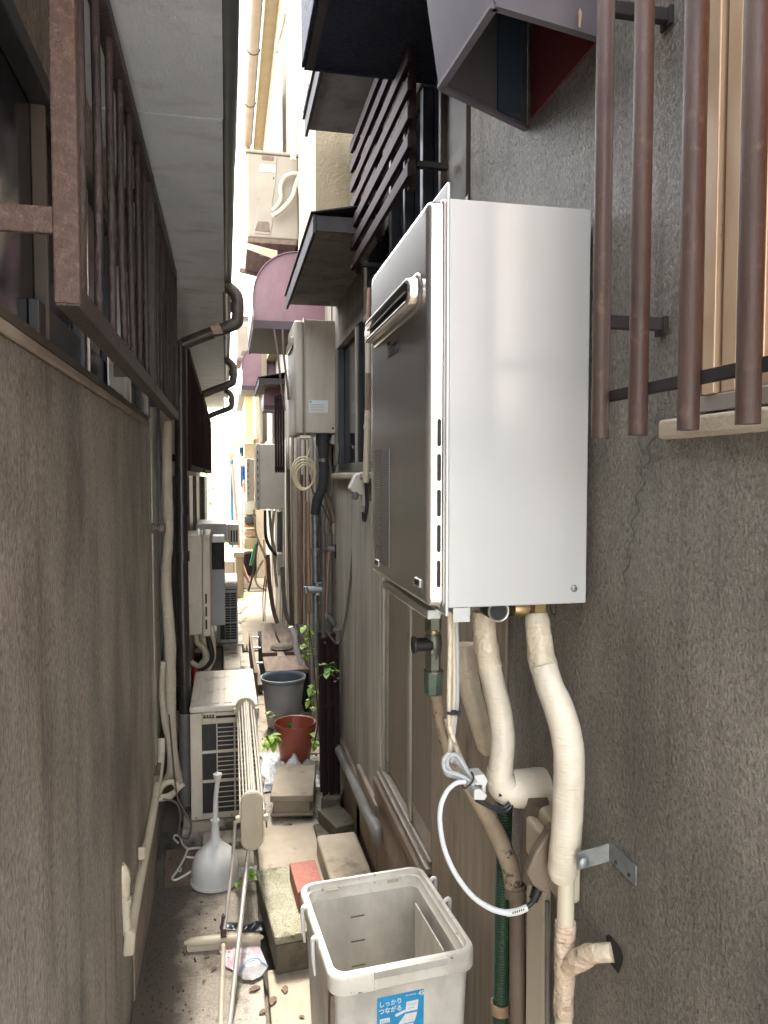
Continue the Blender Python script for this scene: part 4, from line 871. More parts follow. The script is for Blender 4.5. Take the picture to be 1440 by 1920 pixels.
q = at(984, 1140, Y=1.135); MB().lathe(q, [(.011, -.02), (.014, -.005), (.012, .012)], axis='X', n=14).build('brass_elbow', 'brass', t)
MB().tube([at(1030, 1130, Y=1.12), at(1035, 1150, Y=1.12), at(1042, 1150, Y=1.12), at(1041, 1130, Y=1.12)], .001, n=6).build('wire_clip', 'dark_metal', t)

# ------------------------------------------------------------------ pipes under it
def pthing(name, label, cat, segs, grp=None):
    t = None
    for i, (nm, m_, pts, kw) in enumerate(segs):
        mb = pxtube(pts, **kw)
        if t is None:
            t = thing(name, label, cat, mb.v[0], grp)
        mb.build(nm, m_, t)
    return t
YP = 1.13
wp = pthing('wrapped_pipe', 'long white tape wrapped pipe bending down from the heater, right one', 'pipe', [
    ('tape_cuff', 'wrap_white', [(1006, 1150, 40), (1007, 1164, 47), (1008, 1172, 47)], dict(X=.495, n=24, wob=.08)),
    ('tape', 'tape_cream', [(1008, 1170, 47), (1011, 1200, 47), (1014, 1230, 50), (1021, 1256, 52)], dict(X=.495, n=28, wob=.09)),
    ('insulation', 'wrap_white', [(1021, 1254, 50, .495), (1032, 1290, 53, .497), (1050, 1335, 57, .503), (1064, 1390, 58, .51), (1067, 1450, 57, .512), (1064, 1530, 57, .512), (1059, 1600, 58, .512), (1055, 1630, 57, .512), (1053, 1645, 46, .512)], dict(X=.5, n=32, sub=8, wob=.035)),
    ('pipe', 'pvc_cream', [(1061, 1642, 32), (1060, 1735, 32)], dict(X=.515, n=24, sub=0)),
    ('tape', 'tape_tan', [(1060, 1728, 38), (1059, 1760, 39), (1059, 1800, 40), (1058, 1850, 38), (1057, 1905, 36)], dict(X=.515, n=24, wob=.14)),
    ('pipe', 'pvc_cream', [(1057, 1900, 32), (1056, 2100, 32)], dict(X=.515, n=24, sub=0)),
    ('branch_tape', 'tape_tan', [(1066, 1812, 34, .517), (1085, 1800, 40, .523), (1105, 1790, 38, .532), (1122, 1786, 33, .54)], dict(X=.515, n=24, wob=.14)),
    ('branch_pipe', 'tape_cream', [(1118, 1787, 33, .538), (1150, 1785, 34, .556)], dict(X=.5, n=24, sub=0))])

Y2 = 1.22
pthing('wrapped_pipe', 'short white wrapped pipe from the heater turning right into an elbow, left one', 'pipe', [
    ('tape', 'tape_cream', [(907, 1146, 42), (908, 1170, 45), (911, 1210, 45), (918, 1252, 45)], dict(Y=Y2, n=28, wob=.1)),
    ('insulation', 'wrap_white', [(917, 1250, 43), (927, 1290, 43), (938, 1340, 45), (943, 1390, 46), (938, 1440, 46), (934, 1468, 48)], dict(Y=Y2, n=32, sub=8, wob=.05)),
    ('elbow_wrap', 'wrap_white', [(936, 1440, 46), (938, 1462, 52), (950, 1478, 62), (975, 1478, 70), (1005, 1478, 74), (1032, 1477, 74), (1036, 1477, 60)], dict(Y=Y2, n=32, sub=6, wob=.05)),
    ('nose', 'wrap_white', [(918, 1476, 18), (930, 1477, 30), (944, 1478, 44)], dict(Y=Y2, n=20))])
b = pxtube([(870, 1208, 40), (874, 1250, 42), (884, 1300, 40), (898, 1350, 38), (912, 1400, 34), (918, 1408, 14)], Y=1.42, n=24, wob=.04)
tag(b.build('wrapped_pipe', 'tape_cream'), 'cream wrapped pipe slanting behind the left white pipe', 'pipe')
# dark lump of pipe behind the elbow
b = pxtube([(1010, 1500, 40), (1004, 1540, 44), (998, 1590, 44), (996, 1650, 36)], X=.525, n=18, wob=.2)
tag(b.build('lagged_pipe', 'pipe_brown'), 'dark greenish brown lagged pipe hidden behind the white elbow', 'pipe')
# gas cock
YG = 1.3
gp = thing('gas_cock', 'metal gas cock with black cap hanging below the heater', 'gas valve', at(812, 1300, Y=YG))
def lz(u, v, prof, m_, nm, n=20, smooth=True, Y=YG):
    q = at(u, v, Y=Y); k = dep(q)/FPX; MB().lathe(q, [(r*k, h*k) for r, h in prof], n=n, smooth=smooth).build(nm, m_, gp)
lz(811, 1150, [(10, 10), (10, -6)], 'brass_old', 'nipple'); lz(812, 1170, [(12, 18), (16, 14), (16, -14), (13, -16)], 'brass_old', 'hex_nut', 6, False)
lz(812, 1183, [(14, 4), (15, 3), (15, -4), (14, -5)], 'brass', 'ring'); lz(812, 1210, [(13, 24), (16, 18), (17, 0), (15, -14), (13, -26)], 'brass_old', 'body', 24)
lz(812, 1240, [(14, 14), (15, 12), (14, -18), (13, -20)], 'brass_old', 'lower_nut', 6, False)
lz(813, 1278, [(17, 22), (19, 18), (19, 12), (18, -20), (15, -24)], 'nut_green', 'union_nut', 8, False)
lz(813, 1258, [(16, 2), (19, 2), (19, -2), (16, -2)], 'brass_old', 'ring')
q = at(800, 1208, Y=YG-.005); MB().lathe(q, [(.0, -.026), (.016, -.026), (.0165, -.022), (.0125, -.02), (.0125, .0), (.012, .01)], axis='X', n=20).build('cap', 'rubber', gp)
q = at(812, 1222, Y=YG-.018); MB().lathe(q, [(.0, -.004), (.005, -.003), (.006, .004)], axis='Y', n=12).build('screw', 'brass_old', gp)
pthing('gas_hose', 'speckled beige gas hose curving down from the gas cock', 'hose', [
    ('hose', 'hose_beige', [(817, 1300, 24, None), (824, 1345, 24), (840, 1400, 25), (866, 1452, 28), (900, 1505, 32), (930, 1560, 34), (955, 1620, 34), (962, 1660, 34)][0:0] or [(817, 1300, 24), (824, 1345, 24), (840, 1400, 25), (866, 1452, 28), (900, 1505, 32), (930, 1560, 34), (955, 1620, 34), (962, 1660, 34)], dict(Y=YG, n=20)),
    ('collar', 'pipe_brown', [(965, 1655, 38), (966, 1680, 40)], dict(Y=YG, n=20, sub=0)),
    ('collar', 'pipe_brown', [(966, 1662, 42), (966, 1666, 42)], dict(Y=YG, n=20, sub=0)),
    ('pipe', 'pipe_brown', [(969, 1675, 30), (973, 2050, 32)], dict(Y=YG, n=20, sub=0))])
b = pxtube([(868, 1330, 16), (862, 1270, 15), (840, 1310, 14), (838, 1360, 13), (850, 1400, 13), (880, 1450, 12), (905, 1500, 12)], Y=1.34, n=12)
b = pxtube([(836, 1345, 12), (850, 1390, 12), (872, 1440, 12), (893, 1480, 12)], Y=1.27, n=12)
tag(b.build('thin_hose', 'duct_cream'), 'thin beige hose running beside the speckled gas hose', 'hose')
# cables
for k, (pts, m_, lb) in enumerate([
    ([(843, 1146, 11), (844, 1220, 10), (842, 1300, 10), (843, 1360, 9), (852, 1390, 9)], 'tape_cream', 'left cream cable dropping straight from the heater'),
    ([(849, 1146, 9), (851, 1230, 9), (851, 1310, 9), (847, 1360, 9), (843, 1410, 9)], 'pvc_cream', 'middle pale cable dropping straight from the heater'),
    ([(855, 1150, 8), (857, 1230, 9), (857, 1310, 9), (853, 1350, 9), (846, 1400, 9), (841, 1414, 9)], 'cable_grey', 'right light grey cable dropping straight from the heater')]):
    tag(pxtube(pts, Y=1.12+.006*k, n=10).build('cable', m_), lb, 'cable', 'cables dropping from the heater')
lp = thing('coiled_cable', 'small coil of light grey cable tied with a black zip tie', 'cable', at(860, 1440, Y=1.11))
for k, pts in enumerate(([(843, 1412, 9), (832, 1425, 9), (836, 1445, 9), (858, 1452, 9), (878, 1462, 9), (888, 1470, 9)], [(848, 1450, 9), (838, 1434, 9), (842, 1418, 9), (856, 1416, 9), (868, 1432, 9), (880, 1452, 9), (892, 1468, 9)],
                         [(832, 1438, 9), (840, 1452, 9), (862, 1458, 9), (884, 1468, 9)], [(846, 1428, 8), (850, 1420, 8), (862, 1434, 8), (874, 1452, 8), (886, 1466, 8)])):
    pxtube(pts, Y=1.105+.006*k, n=10).build('loop', 'cable_grey', lp)
pxtube([(884, 1448, 4), (888, 1458, 4), (884, 1468, 4), (872, 1478, 4), (866, 1472, 4)], Y=1.095, n=8).build('zip_tie', 'rubber', lp)
zt = MB(); q = at(848, 1336, Y=1.117); zt.lathe(q, [(.0085, -.002), (.009, 0), (.0085, .002)], n=14); zt.obox(q+Vector((.010, -.004, 0)), (.006, .005, .006)); zt.obox(q+Vector((-.0, -.009, .0)), (.022, .002, .003), (0, .25, 0))
tag(zt.build('zip_tie', 'rubber'), 'black zip tie around the straight cables', 'zip tie')
cb = pthing('sensor_cable', 'pale blue white cable hanging in a wide loop to a rubber plug', 'cable', [
    ('cable', 'cable_white', [(872, 1466, 9), (856, 1468, 9), (838, 1484, 9), (826, 1515, 10), (826, 1555, 10), (836, 1600, 10), (858, 1645, 10), (888, 1682, 10), (922, 1704, 11), (952, 1712, 11)], dict(Y=1.1, n=12)),
    ('sleeve', 'white_plastic', [(950, 1712, 13), (970, 1709, 13), (988, 1702, 13)], dict(Y=1.1, n=14)),
    ('strain_relief', 'rubber', [(986, 1702, 9), (996, 1694, 9), (1002, 1684, 12)], dict(Y=1.1, n=12)),
    ('plug', 'rubber', [(1000, 1690, 13), (1006, 1672, 18), (1010, 1662, 20)], dict(Y=1.1, n=12))])
for k in range(5): pxtube([(1000+2*k, 1686-5*k, 18+k), (1001+2*k, 1684-5*k, 18+k)], Y=1.1, n=12, sub=0).build('rib', 'rubber', cb)
sp3 = MB()
for k in range(6): sp3.obox(at(962+4*k, 1712-1.3*k, Y=1.0935), (.0018, .0004, .0034), (0, -.25, 0))
sp3.build('sleeve_print', 'slot_black', cb)
cl = thing('pipe_clip', 'white plastic two jaw pipe clip left of the wrapped elbow', 'clip', at(902, 1478, Y=1.14))
def pxpoly(nm, pts, Y, d, m_, par, bev=.0015): 
    q = [at(u, v, Y=Y) for u, v in pts]; n = len(q)
    MB().add(q+[p+Vector((0, d, 0)) for p in q], [tuple(range(n-1, -1, -1)), tuple(range(n, 2*n))]+[(i, (i+1) % n, n+(i+1) % n, n+i) for i in range(n)]).build(nm, m_, par, bevel=bev)
pxpoly('jaw', [(889, 1454), (908, 1452), (915, 1464), (911, 1476), (900, 1472), (893, 1473)], 1.135, .03, 'white_plastic', cl)
pxpoly('jaw', [(889, 1482), (898, 1479), (906, 1484), (914, 1492), (909, 1501), (889, 1500)], 1.135, .03, 'white_plastic', cl)
pxpoly('bridge', [(904, 1466), (911, 1470), (911, 1488), (904, 1485)], 1.14, .02, 'white_plastic', cl)
b = pxtube([(893, 1500, 8), (905, 1506, 8), (926, 1516, 9), (948, 1520, 9), (960, 1508, 8), (958, 1492, 8), (935, 1490, 7)], Y=1.2, n=10); b = pxtube([(900, 1498, 7), (920, 1512, 8), (944, 1515, 8), (956, 1505, 7)], Y=1.19, n=10, mb=b)
tag(b.build('black_cable', 'alu_dark'), 'black cable coiled beneath the white elbow', 'cable')
# green ribbed hose
gh = thing('ribbed_hose', 'dark green ribbed drain hose standing upright by the board', 'hose', at(937, 1920, Y=1.5))
YH = 1.33; pa, pb = at(946, 1500, Y=YH), at(935, 2100, Y=YH); n_ = 120; P_, R_ = [], []
base = rad(30, pa)
for k in range(n_*4+1):
    P_.append(pa.lerp(pb, k/(n_*4))+Vector((0, 0, 0))); R_.append(base*(1 if k % 4 in (0, 1) else .87))
MB().tube(P_, R_, n=20, sub=0, smooth=True).build('hose', 'hose_green', gh)
sp_ = thing('pipe_strap', 'tan metal strap holding the green ribbed hose', 'strap', at(940, 1885, Y=YH))
q = at(938, 1888, Y=YH); MB().lathe(q, [(base+.001, -.011), (base+.003, -.011), (base+.003, .011), (base+.001, .011), (base+.001, -.011)], n=24, cap=False).build('band', 'strap_tan', sp_)
MB().obox(at(955, 1898, Y=YH-.01), (.022, .004, .022)).build('ear', 'strap_tan', sp_, bevel=.001); MB().lathe(at(957, 1900, Y=YH-.013), [(.004, 0), (.003, -.003), (0, -.003)], axis='Y', n=10).build('screw', 'slot_black', sp_)
# square white conduit and thin grey pipe
cyA, cyB = at(1020, 1800, X=.54).y, at(987, 1800, X=.54).y
MB_ = MB().box(.538, RW-.001, cyA, cyB, -.05, at(1003, 1590, X=.54).z).build('flat_conduit', 'pvc_cream', bevel=.006, seg=3); tag(MB_, 'flat cream conduit rising behind the rubber plug', 'conduit')
tag(pxtube([(1026, 1690, 9), (1027, 2050, 10)], X=.542, n=12, sub=0).build('thin_pipe', 'pvc_grey'), 'thin grey pipe right beside the flat cream conduit', 'pipe')
# socket box with dark translucent cover
ob = thing('outlet_box', 'beige outdoor socket box behind the wrapped pipe', 'socket', at(1062, 1715, Y=1.2))
x0, x1 = at(1028, 1650, Y=1.17).x, RW-.001
MB().box(RW-.036, x1, 1.075, 1.19, at(1080, 1719, X=.53).z, at(1080, 1572, X=.53).z).build('case', 'beige_plastic', ob, bevel=.008, seg=3)
MB().box(RW-.055, RW-.0365, 1.09, 1.18, at(1060, 1678, X=.51).z, at(1060, 1600, X=.51).z).build('lid', 'beige_plastic', ob, bevel=.006)
pxpoly('cover', [(1046, 1545), (1030, 1560), (1004, 1600), (988, 1640), (1002, 1663), (1024, 1678), (1046, 1610)], 1.085, .02, 'pipe_brown', ob, .004)
# L bracket
lb_ = thing('angle_bracket', 'galvanised angle bracket holding the wrapped pipe to the wall', 'bracket', at(1140, 1620, X=RW))
a0, a1 = at(1085, 1612, Y=YP-.006), at(1142, 1604, Y=YP-.02)
zt_, zb_ = at(1142, 1590, X=RW-.012).z, at(1142, 1623, X=RW-.012).z
c1 = at(1142, 1606, X=RW-.006); e1 = at(1190, 1640, X=RW-.004)
s0, s1 = at(1083, 1632, X=.513), at(1083, 1600, X=.513); dy_ = Vector((0, .003, 0))
MB().hexa([s0, Vector((c1.x, c1.y, zb_)), Vector((c1.x, c1.y+.003, zb_)), s0+dy_],
          [s1, Vector((c1.x, c1.y, zt_)), Vector((c1.x, c1.y+.003, zt_)), s1+dy_]).build('arm', 'steel_galv', lb_)
za, zc = at(1190, 1624, X=RW-.004).z, at(1190, 1661, X=RW-.004).z
MB().hexa([Vector((RW-.0032, c1.y+.003, zb_)), Vector((RW-.0032, e1.y, zc)), Vector((RW-.0005, e1.y, zc)), Vector((RW-.0005, c1.y+.003, zb_))],
          [Vector((RW-.0032, c1.y+.003, zt_)), Vector((RW-.0032, e1.y, za)), Vector((RW-.0005, e1.y, za)), Vector((RW-.0005, c1.y+.003, zt_))]).build('wall_plate', 'steel_galv', lb_)
for (u, v) in ((1155, 1617), (1180, 1640)):
    p = at(u, v, X=RW-.0035); MB().lathe((RW-.0033, p.y, p.z), [(.003, 0), (.0025, -.002), (0, -.0025)], axis='X', n=10).build('screw', 'dark_metal', lb_)
p = at(1095, 1618, X=.518); MB().lathe(p, [(.0085, 0), (.0085, -.001), (.006, -.003), (0, -.004)], axis='Y', n=16).build('rivet', 'steel_galv', lb_)
# ================================================================== MID DISTANCE, RIGHT WALL
# old beige heater
t = thing('water_heater', 'old beige wall heater with a small sticker, middle distance on the right', 'water heater', at(600, 815, Y=3.85))
Y = 3.85; xs, xe, xf = at(572, 700, Y=Y).x, at(635, 700, Y=Y).x, at(557, 700, Y=Y).x-.03; z0, z1 = zof(812, Y, 600), zof(600, Y, 600)
MB().box(xs, xe, Y, Y+.4, z0, z1).build('case', 'heater_old', t, bevel=.004)
MB().box(xs-.0045, xs-.0005, Y-.006, Y+.404, z0-.01, z1+.015).build('flange', 'heater_old', t, bevel=.0015)
MB().box(xs-.055, xs-.005, Y+.002, Y+.398, z0-.006, z1-.005).build('front_cover', 'heater_old', t, bevel=.012, seg=3)
MB().box(xs-.068, xs-.0555, Y+.04, Y+.36, z1-.13, z1-.08).build('outlet', 'alu_bright', t, bevel=.008)
a, c = at(579, 750, Y=Y), at(615, 774, Y=Y)
stk = MB().box(a.x, c.x, Y-.0015, Y-.0003, c.z, a.z).build('sticker', 'sticker', t)
for k in range(5): MB().box(a.x+.008, c.x-.012-.01*(k % 2), Y-.002, Y-.0016, c.z+.008+.008*k, c.z+.010+.008*k).build('print_line', 'ink_red' if k < 3 else 'ink_grey', stk)
MB().box(a.x+.004, a.x+.014, Y-.002, Y-.0016, a.z-.013, a.z-.004).build('green_mark', 'ink_green', stk)
p = at(624, 803, Y=Y); MB().lathe((p.x, Y, p.z), [(.006, 0), (.005, -.003), (0, -.004)], axis='Y', n=12).build('screw', 'dark_metal', t)
MB().box(xs-.03, xs+.03, Y-.005, Y+.1, z0-.03, z0-.012).build('mount_tab', 'alu_bright', t, bevel=.003)
MB().obox(at(628, 825, Y=Y+.02), (.045, .03, .05), (0, .2, 0)).build('corner_bracket', 'steel_galv', t, bevel=.003)
MB().lathe(at(605, 826, Y=Y+.05), [(.035, .04), (.035, -.02), (.025, -.04), (.022, -.06)], n=18).build('gland', 'foam_black', t)
pthing('insulated_pipe', 'thick black foam pipe swinging down from the old beige heater', 'pipe', [
    ('foam', 'foam_black', [(606, 832, 20), (607, 890, 18), (604, 915, 18), (594, 940, 18), (590, 965, 16)], dict(Y=3.88, n=18)),
    ('clamp', 'steel_galv', [(605, 860, 20), (605, 866, 20)], dict(Y=3.88, n=18, sub=0)),
    ('steel_pipe', 'steel_galv', [(590, 960, 11), (592, 1180, 12), (593, 1250, 12)], dict(Y=3.88, n=16, sub=0)),
    ('coupling', 'steel_galv', [(590, 968, 14), (590, 978, 14)], dict(Y=3.88, n=16, sub=0)),
    ('coupling', 'steel_galv', [(591, 1028, 16), (591, 1040, 16)], dict(Y=3.88, n=16, sub=0)),
    ('valve_body', 'steel_galv', [(595, 1092, 16), (595, 1115, 18)], dict(Y=3.86, n=12, sub=0)),
    ('valve_body', 'steel_galv', [(575, 1106, 13), (603, 1106, 15)], dict(Y=3.85, n=12, sub=0)),
    ('valve_handle', 'steel_galv', [(572, 1100, 8), (575, 1112, 12)], dict(Y=3.83, n=10, sub=0))])
mid = [
    ('cable', 'cable_brown', 'straight grey cable just right of the black foam pipe', [(600, 832, 4), (601, 900, 4), (598, 980, 4), (602, 1100, 4), (600, 1180, 4)], 3.92),
    ('hose', 'pvc_grey', 'grey hose curving from the old heater behind the foam pipe', [(611, 840, 8), (620, 880, 8), (622, 920, 8), (612, 940, 7), (606, 980, 7), (607, 1040, 9), (606, 1200, 9)], 3.92),
    ('wrapped_hose', 'pipe_brown', 'brown wrapped hose angling down right of the grey pipes', [(604, 900, 10), (612, 930, 11), (622, 960, 13), (628, 980, 14)], 3.9),
    ('taped_hose', 'duct_cream', 'beige taped lower end of the brown wrapped hose', [(626, 972, 13), (630, 990, 14), (631, 1022, 12)], 3.9),
    ('pipe', 'steel_galv', 'slim grey water pipe descending to the wall tee', [(634, 1040, 10), (635, 1100, 9), (634, 1180, 9)], 3.85),
    ('pipe', 'pvc_grey', 'thick grey pipe behind the pink cable', [(618, 1000, 12), (619, 1100, 12), (617, 1190, 13)], 3.97),
    ('pipe', 'steel_galv', 'short silver pipe slanting under the wall tee', [(612, 1150, 9), (620, 1160, 9), (630, 1172, 9)], 3.83),
    ('pipe', 'pvc_grey', 'grey upright pipe reaching the floor beside the brown slats', [(632, 1180, 16), (631, 1240, 14), (633, 1390, 14)], 3.62),
    ('cable', 'cable_pink', 'thin pinkish cable between the grey pipes', [(616, 1035, 3), (614, 1090, 3), (611, 1160, 3)], 3.82),
    ('cable', 'cable_brown', 'long dark cable drooping from the socket to the slats', [(666, 925, 5), (663, 1000, 5), (658, 1080, 5), (648, 1160, 5), (636, 1205, 5), (620, 1195, 4), (604, 1165, 4), (600, 1130, 4)], 3.3),
    ('cable', 'cable_brown', 'thin dark cable hanging left of the streaky wall', [(640, 890, 3), (642, 950, 3), (640, 985, 3), (632, 1000, 3)], 3.9),
    ('cable', 'cable_brown', 'dark cable crossing from heater to brown taped hose', [(580, 890, 3), (586, 920, 3), (600, 940, 3), (612, 965, 3), (622, 985, 3)], 3.9),
    ('pipe', 'wood_post', 'dark red brown upright pipe left of the grey valve', [(566, 890, 6), (565, 1050, 6), (565, 1170, 7)], 4.9),
    ('pipe', 'pipe_brown', 'brown upright conduit behind the coiled cream cable', [(541, 880, 6), (543, 1050, 6), (548, 1190, 6)], 5.6),
    ('pipe', 'pvc_cream', 'cream upright conduit left of the red brown pipe', [(552, 880, 6), (553, 1000, 7), (556, 1190, 7)], 5.2),
    ('pipe', 'alu_cream', 'pale upright conduit right of the red brown pipe', [(577, 940, 9), (578, 1040, 9), (580, 1150, 8)], 4.6),
]
for nm, m_, lb, pts, Y in mid:
    tag(pxtube(pts, Y=Y, n=12, wob=.05 if 'taped' in nm else 0).build(nm, m_), lb, 'cable' if nm == 'cable' else ('hose' if 'hose' in nm else 'pipe'), 'pipes and cables on the right wall')
tee = thing('pipe_tee', 'grey and black pipe tee on the wall beside the streaky board', 'pipe fitting', at(625, 1033, Y=3.84))
pxtube([(614, 1030, 12), (640, 1032, 13)], Y=3.85, n=14, sub=0).build('body', 'pvc_grey', tee); pxtube([(634, 1020, 14), (634, 1046, 14)], Y=3.84, n=14, sub=0).build('collar', 'rubber', tee)
pxtube([(607, 1032, 9), (613, 1031, 9)], Y=3.85, n=12, sub=0).build('stub', 'rust_light', tee)
pxtube([(634, 1088, 11), (634, 1094, 11)], Y=3.83, n=12, sub=0).build('red_ring', 'red_paint', tee)
# cream cable coil
cc = thing('coiled_cable', 'cream cable coiled in loose loops below the old beige heater', 'cable', at(570, 920, Y=3.8))
for k in range(4):
    cu_, cv, ru, rv = 569+k, 888+k*2, 22-k*2, 31-k*3
    pts = [(cu_+ru*cos(a)*(1-.12*sin(a)), cv+rv*sin(a), 3.2) for a in [2*pi*i/14+k*.5 for i in range(15)]]
    pxtube(pts, Y=3.78+.008*k, n=8, sub=3).build('loop', 'cable_cream', cc)
pxtube([(582, 838, 3), (578, 850, 3), (572, 862, 3)], Y=3.8, n=8).build('lead', 'cable_cream', cc)
# socket hood on streaky wall
sk = thing('socket_hood', 'dirty grey weatherproof socket hood on the streaky wall', 'socket', at(672, 930, X=RW))
pA = [at(684, 884, Y=2.95), at(668, 890, Y=2.95), at(656, 916, Y=2.95), at(660, 922, Y=2.95), at(684, 930, Y=2.95)]
MB().add(pA+[p+Vector((.0, .07, 0)) for p in pA], [(4, 3, 2, 1, 0), (5, 6, 7, 8, 9)]+[(i, (i+1) % 5, 5+(i+1) % 5, 5+i) for i in range(5)]).build('hood', 'heater_grey', sk, bevel=.004)
MB().lathe(at(666, 928, Y=2.96), [(.014, .012), (.014, -.01), (.008, -.02)], n=14).build('plug', 'pvc_grey', sk)
MB().obox(at(682, 935, Y=2.97), (.02, .03, .06)).build('back_plate', 'heater_grey', sk, bevel=.003)
tag(pxtube([(686, 905, 6), (688, 945, 7), (683, 978, 6), (680, 960, 4)], Y=2.8, n=10).build('cable', 'cable_black'), 'short black cable tail hanging just left of the big heater', 'cable')
dp = pthing('pipe_stack', 'cream and rust pipe standing just left of the big heater', 'pipe', [
    ('upper', 'pvc_cream', [(690, 620, 10), (690, 700, 10)], dict(Y=2.5, n=14, sub=0)), ('rust_band', 'wood_post', [(690, 700, 9), (691, 772, 9)], dict(Y=2.5, n=14, sub=0)),
    ('lower', 'pvc_cream', [(689, 770, 11), (686, 905, 12)], dict(Y=2.5, n=14, sub=0)), ('coupling', 'pvc_cream', [(688, 796, 13), (688, 804, 13)], dict(Y=2.5, n=14, sub=0)),
    ('top_pipe', 'wood_post', [(693, 540, 9), (690, 622, 9)], dict(Y=2.5, n=14, sub=0))])
# base pipe along right wall
pthing('floor_pipe', 'grey beige pipe sloping along the base of the right wall', 'pipe', [
    ('pipe', 'pvc_grey', [(629, 1390, 14), (633, 1402, 15), (660, 1460, 17), (690, 1528, 20), (703, 1552, 21)], dict(X=RW-.045, n=16)),
    ('elbow', 'pvc_grey', [(698, 1540, 24), (706, 1558, 25), (708, 1580, 22)], dict(X=RW-.045, n=16))])
# grey heater further on
def far_heater(label, u0, u1, uf, v0, v1, Y, m_, slots=7):
    t = thing('water_heater', label, 'water heater', at((u0+u1)/2, v1, Y=Y)); z0, z1 = zof(v1, Y), zof(v0, Y); xa, xb, xc = xof(u0, Y), xof(u1, Y), xof(uf, Y)
    MB().box(xa, xb, Y, Y+.4, z0, z1).build('case', m_, t, bevel=.006)
    MB().box(xc, xa-.001, Y+.004, Y+.4, z0-.008, z1+.004).build('front_cover', m_, t, bevel=.006)
    for k in range(slots):
        zc = z1-.06-(z1-z0-.1)*k/slots; MB().box((xc+xa)/2-.004, (xc+xa)/2+.004, Y+.0, Y+.003, zc-.03, zc).build('slot', 'slot_black', t)
    return t
far_heater('plain grey wall heater with slotted edge, farther along the right', 487, 534, 481, 832, 955, 6.6, 'heater_grey')
far_heater('small cream wall heater beyond the grey one on the right', 468, 477, 463, 860, 940, 9.4, 'heater_cream', 6)
bx = MB(); p = at(462, 848, Y=9.9); bx.box(xof(459, 9.9), xof(477, 9.9), 9.9, 10.3, zof(860, 9.9), zof(830, 9.9)); tag(bx.build('vent_box', 'soffit_yellow', bevel=.01), 'tan vent box above the small cream heater', 'vent box')
bx = MB().box(xof(448, 10.6), xof(462, 10.6), 10.6, 10.9, zof(874, 10.6), zof(856, 10.6)); tag(bx.build('vent_box', 'heater_grey', bevel=.01), 'grey vent box left of the small cream heater', 'vent box')
fars = [('rubber', [(497, 957, 5), (498, 1000, 6), (503, 1020, 6), (515, 1038, 6), (524, 1042, 6)], 6.7, 'black pipe curving down from the plain grey heater'),
        ('duct_cream', [(505, 957, 5), (509, 1000, 6), (516, 1040, 7), (526, 1060, 9)], 6.75, 'beige lagged pipe under the plain grey heater'),
        ('pvc_grey', [(524, 960, 8), (524, 1000, 9), (524, 1040, 9)], 6.8, 'short grey sleeve pipe under the plain grey heater'),
        ('pvc_cream', [(514, 958, 4), (511, 1010, 4), (515, 1060, 5), (519, 1100, 5)], 6.9, 'thin cream pipe under the plain grey heater'),
        ('pipe_brown', [(502, 1040, 8), (505, 1090, 8), (512, 1140, 8), (520, 1168, 8)], 6.2, 'bowed brown hose reaching the ground on the right'),
        ('pvc_grey', [(530, 1062, 9), (532, 1110, 8), (536, 1150, 8), (545, 1170, 8)], 5.9, 'grey elbow pipe at the base of the right wall'),
        ('cable_yellow', [(476, 955, 4), (480, 1000, 4), (492, 1030, 5), (501, 1050, 5)], 8.0, 'yellowish cable slanting by the far cream heater'),
        ('pvc_cream', [(493, 1050, 4), (479, 1080, 4), (485, 1100, 4), (500, 1105, 4)], 8.4, 'cream hose curl near the far path edge'),
        ('pipe_brown', [(484, 1010, 4), (473, 1080, 4), (465, 1110, 4)], 8.2, 'thin leaning brown stick by the far path'),
        ('vinyl_white', [(545, 1175, 10), (552, 1195, 11), (556, 1220, 11), (565, 1245, 9)], 4.95, 'dirty white waste pipe bending at the wooden boards'),
        ('pvc_grey', [(556, 1168, 6), (566, 1200, 7), (574, 1240, 7), (580, 1250, 7)], 4.7, 'thin grey pipe leaning near the blue grey bucket')]
MATS['cable_yellow'] = MATS['cable_cream']
for m_, pts, Y, lb in fars: tag(pxtube(pts, Y=Y, n=10).build('wall_pipe', m_), lb, 'pipe', 'far pipes along the right wall')
for k in range(2): tag(pxtube([(494+3*k, 1165, 2), (493+4*k, 1120+8*k, 2), (497+3*k, 1080+6*k, 2)], Y=6.0, n=6).build('wire', 'cable_black'), ['left thin black wire rising behind the wooden boards', 'right thin black wire rising behind the wooden boards'][k], 'cable')
bx = MB().box(xof(520, 6.3), xof(530, 6.3), 6.3, 6.42, zof(1082, 6.3), zof(1040, 6.3)); tag(bx.build('junction_box', 'heater_grey', bevel=.008), 'small grey junction box low on the far right wall', 'junction box')
# corrugated boards along right wall behind pipes
bd = thing('wall_cladding', 'vertical weathered cladding boards behind the pipes on the right', 'cladding', (RW, 5, 0))
yy = 4.05; k = 0
while yy < 9.5:
    w_ = rb.uniform(.08, .22); MB().box(RW-.012-rb.uniform(0, .012), RW-.0005, yy, yy+w_-.01, .02, 1.95).build('board', ['stucco_far', 'wall_streaky', 'weather_wood', 'pvc_cream'][k % 4], bd, bevel=.002); yy += w_; k += 1

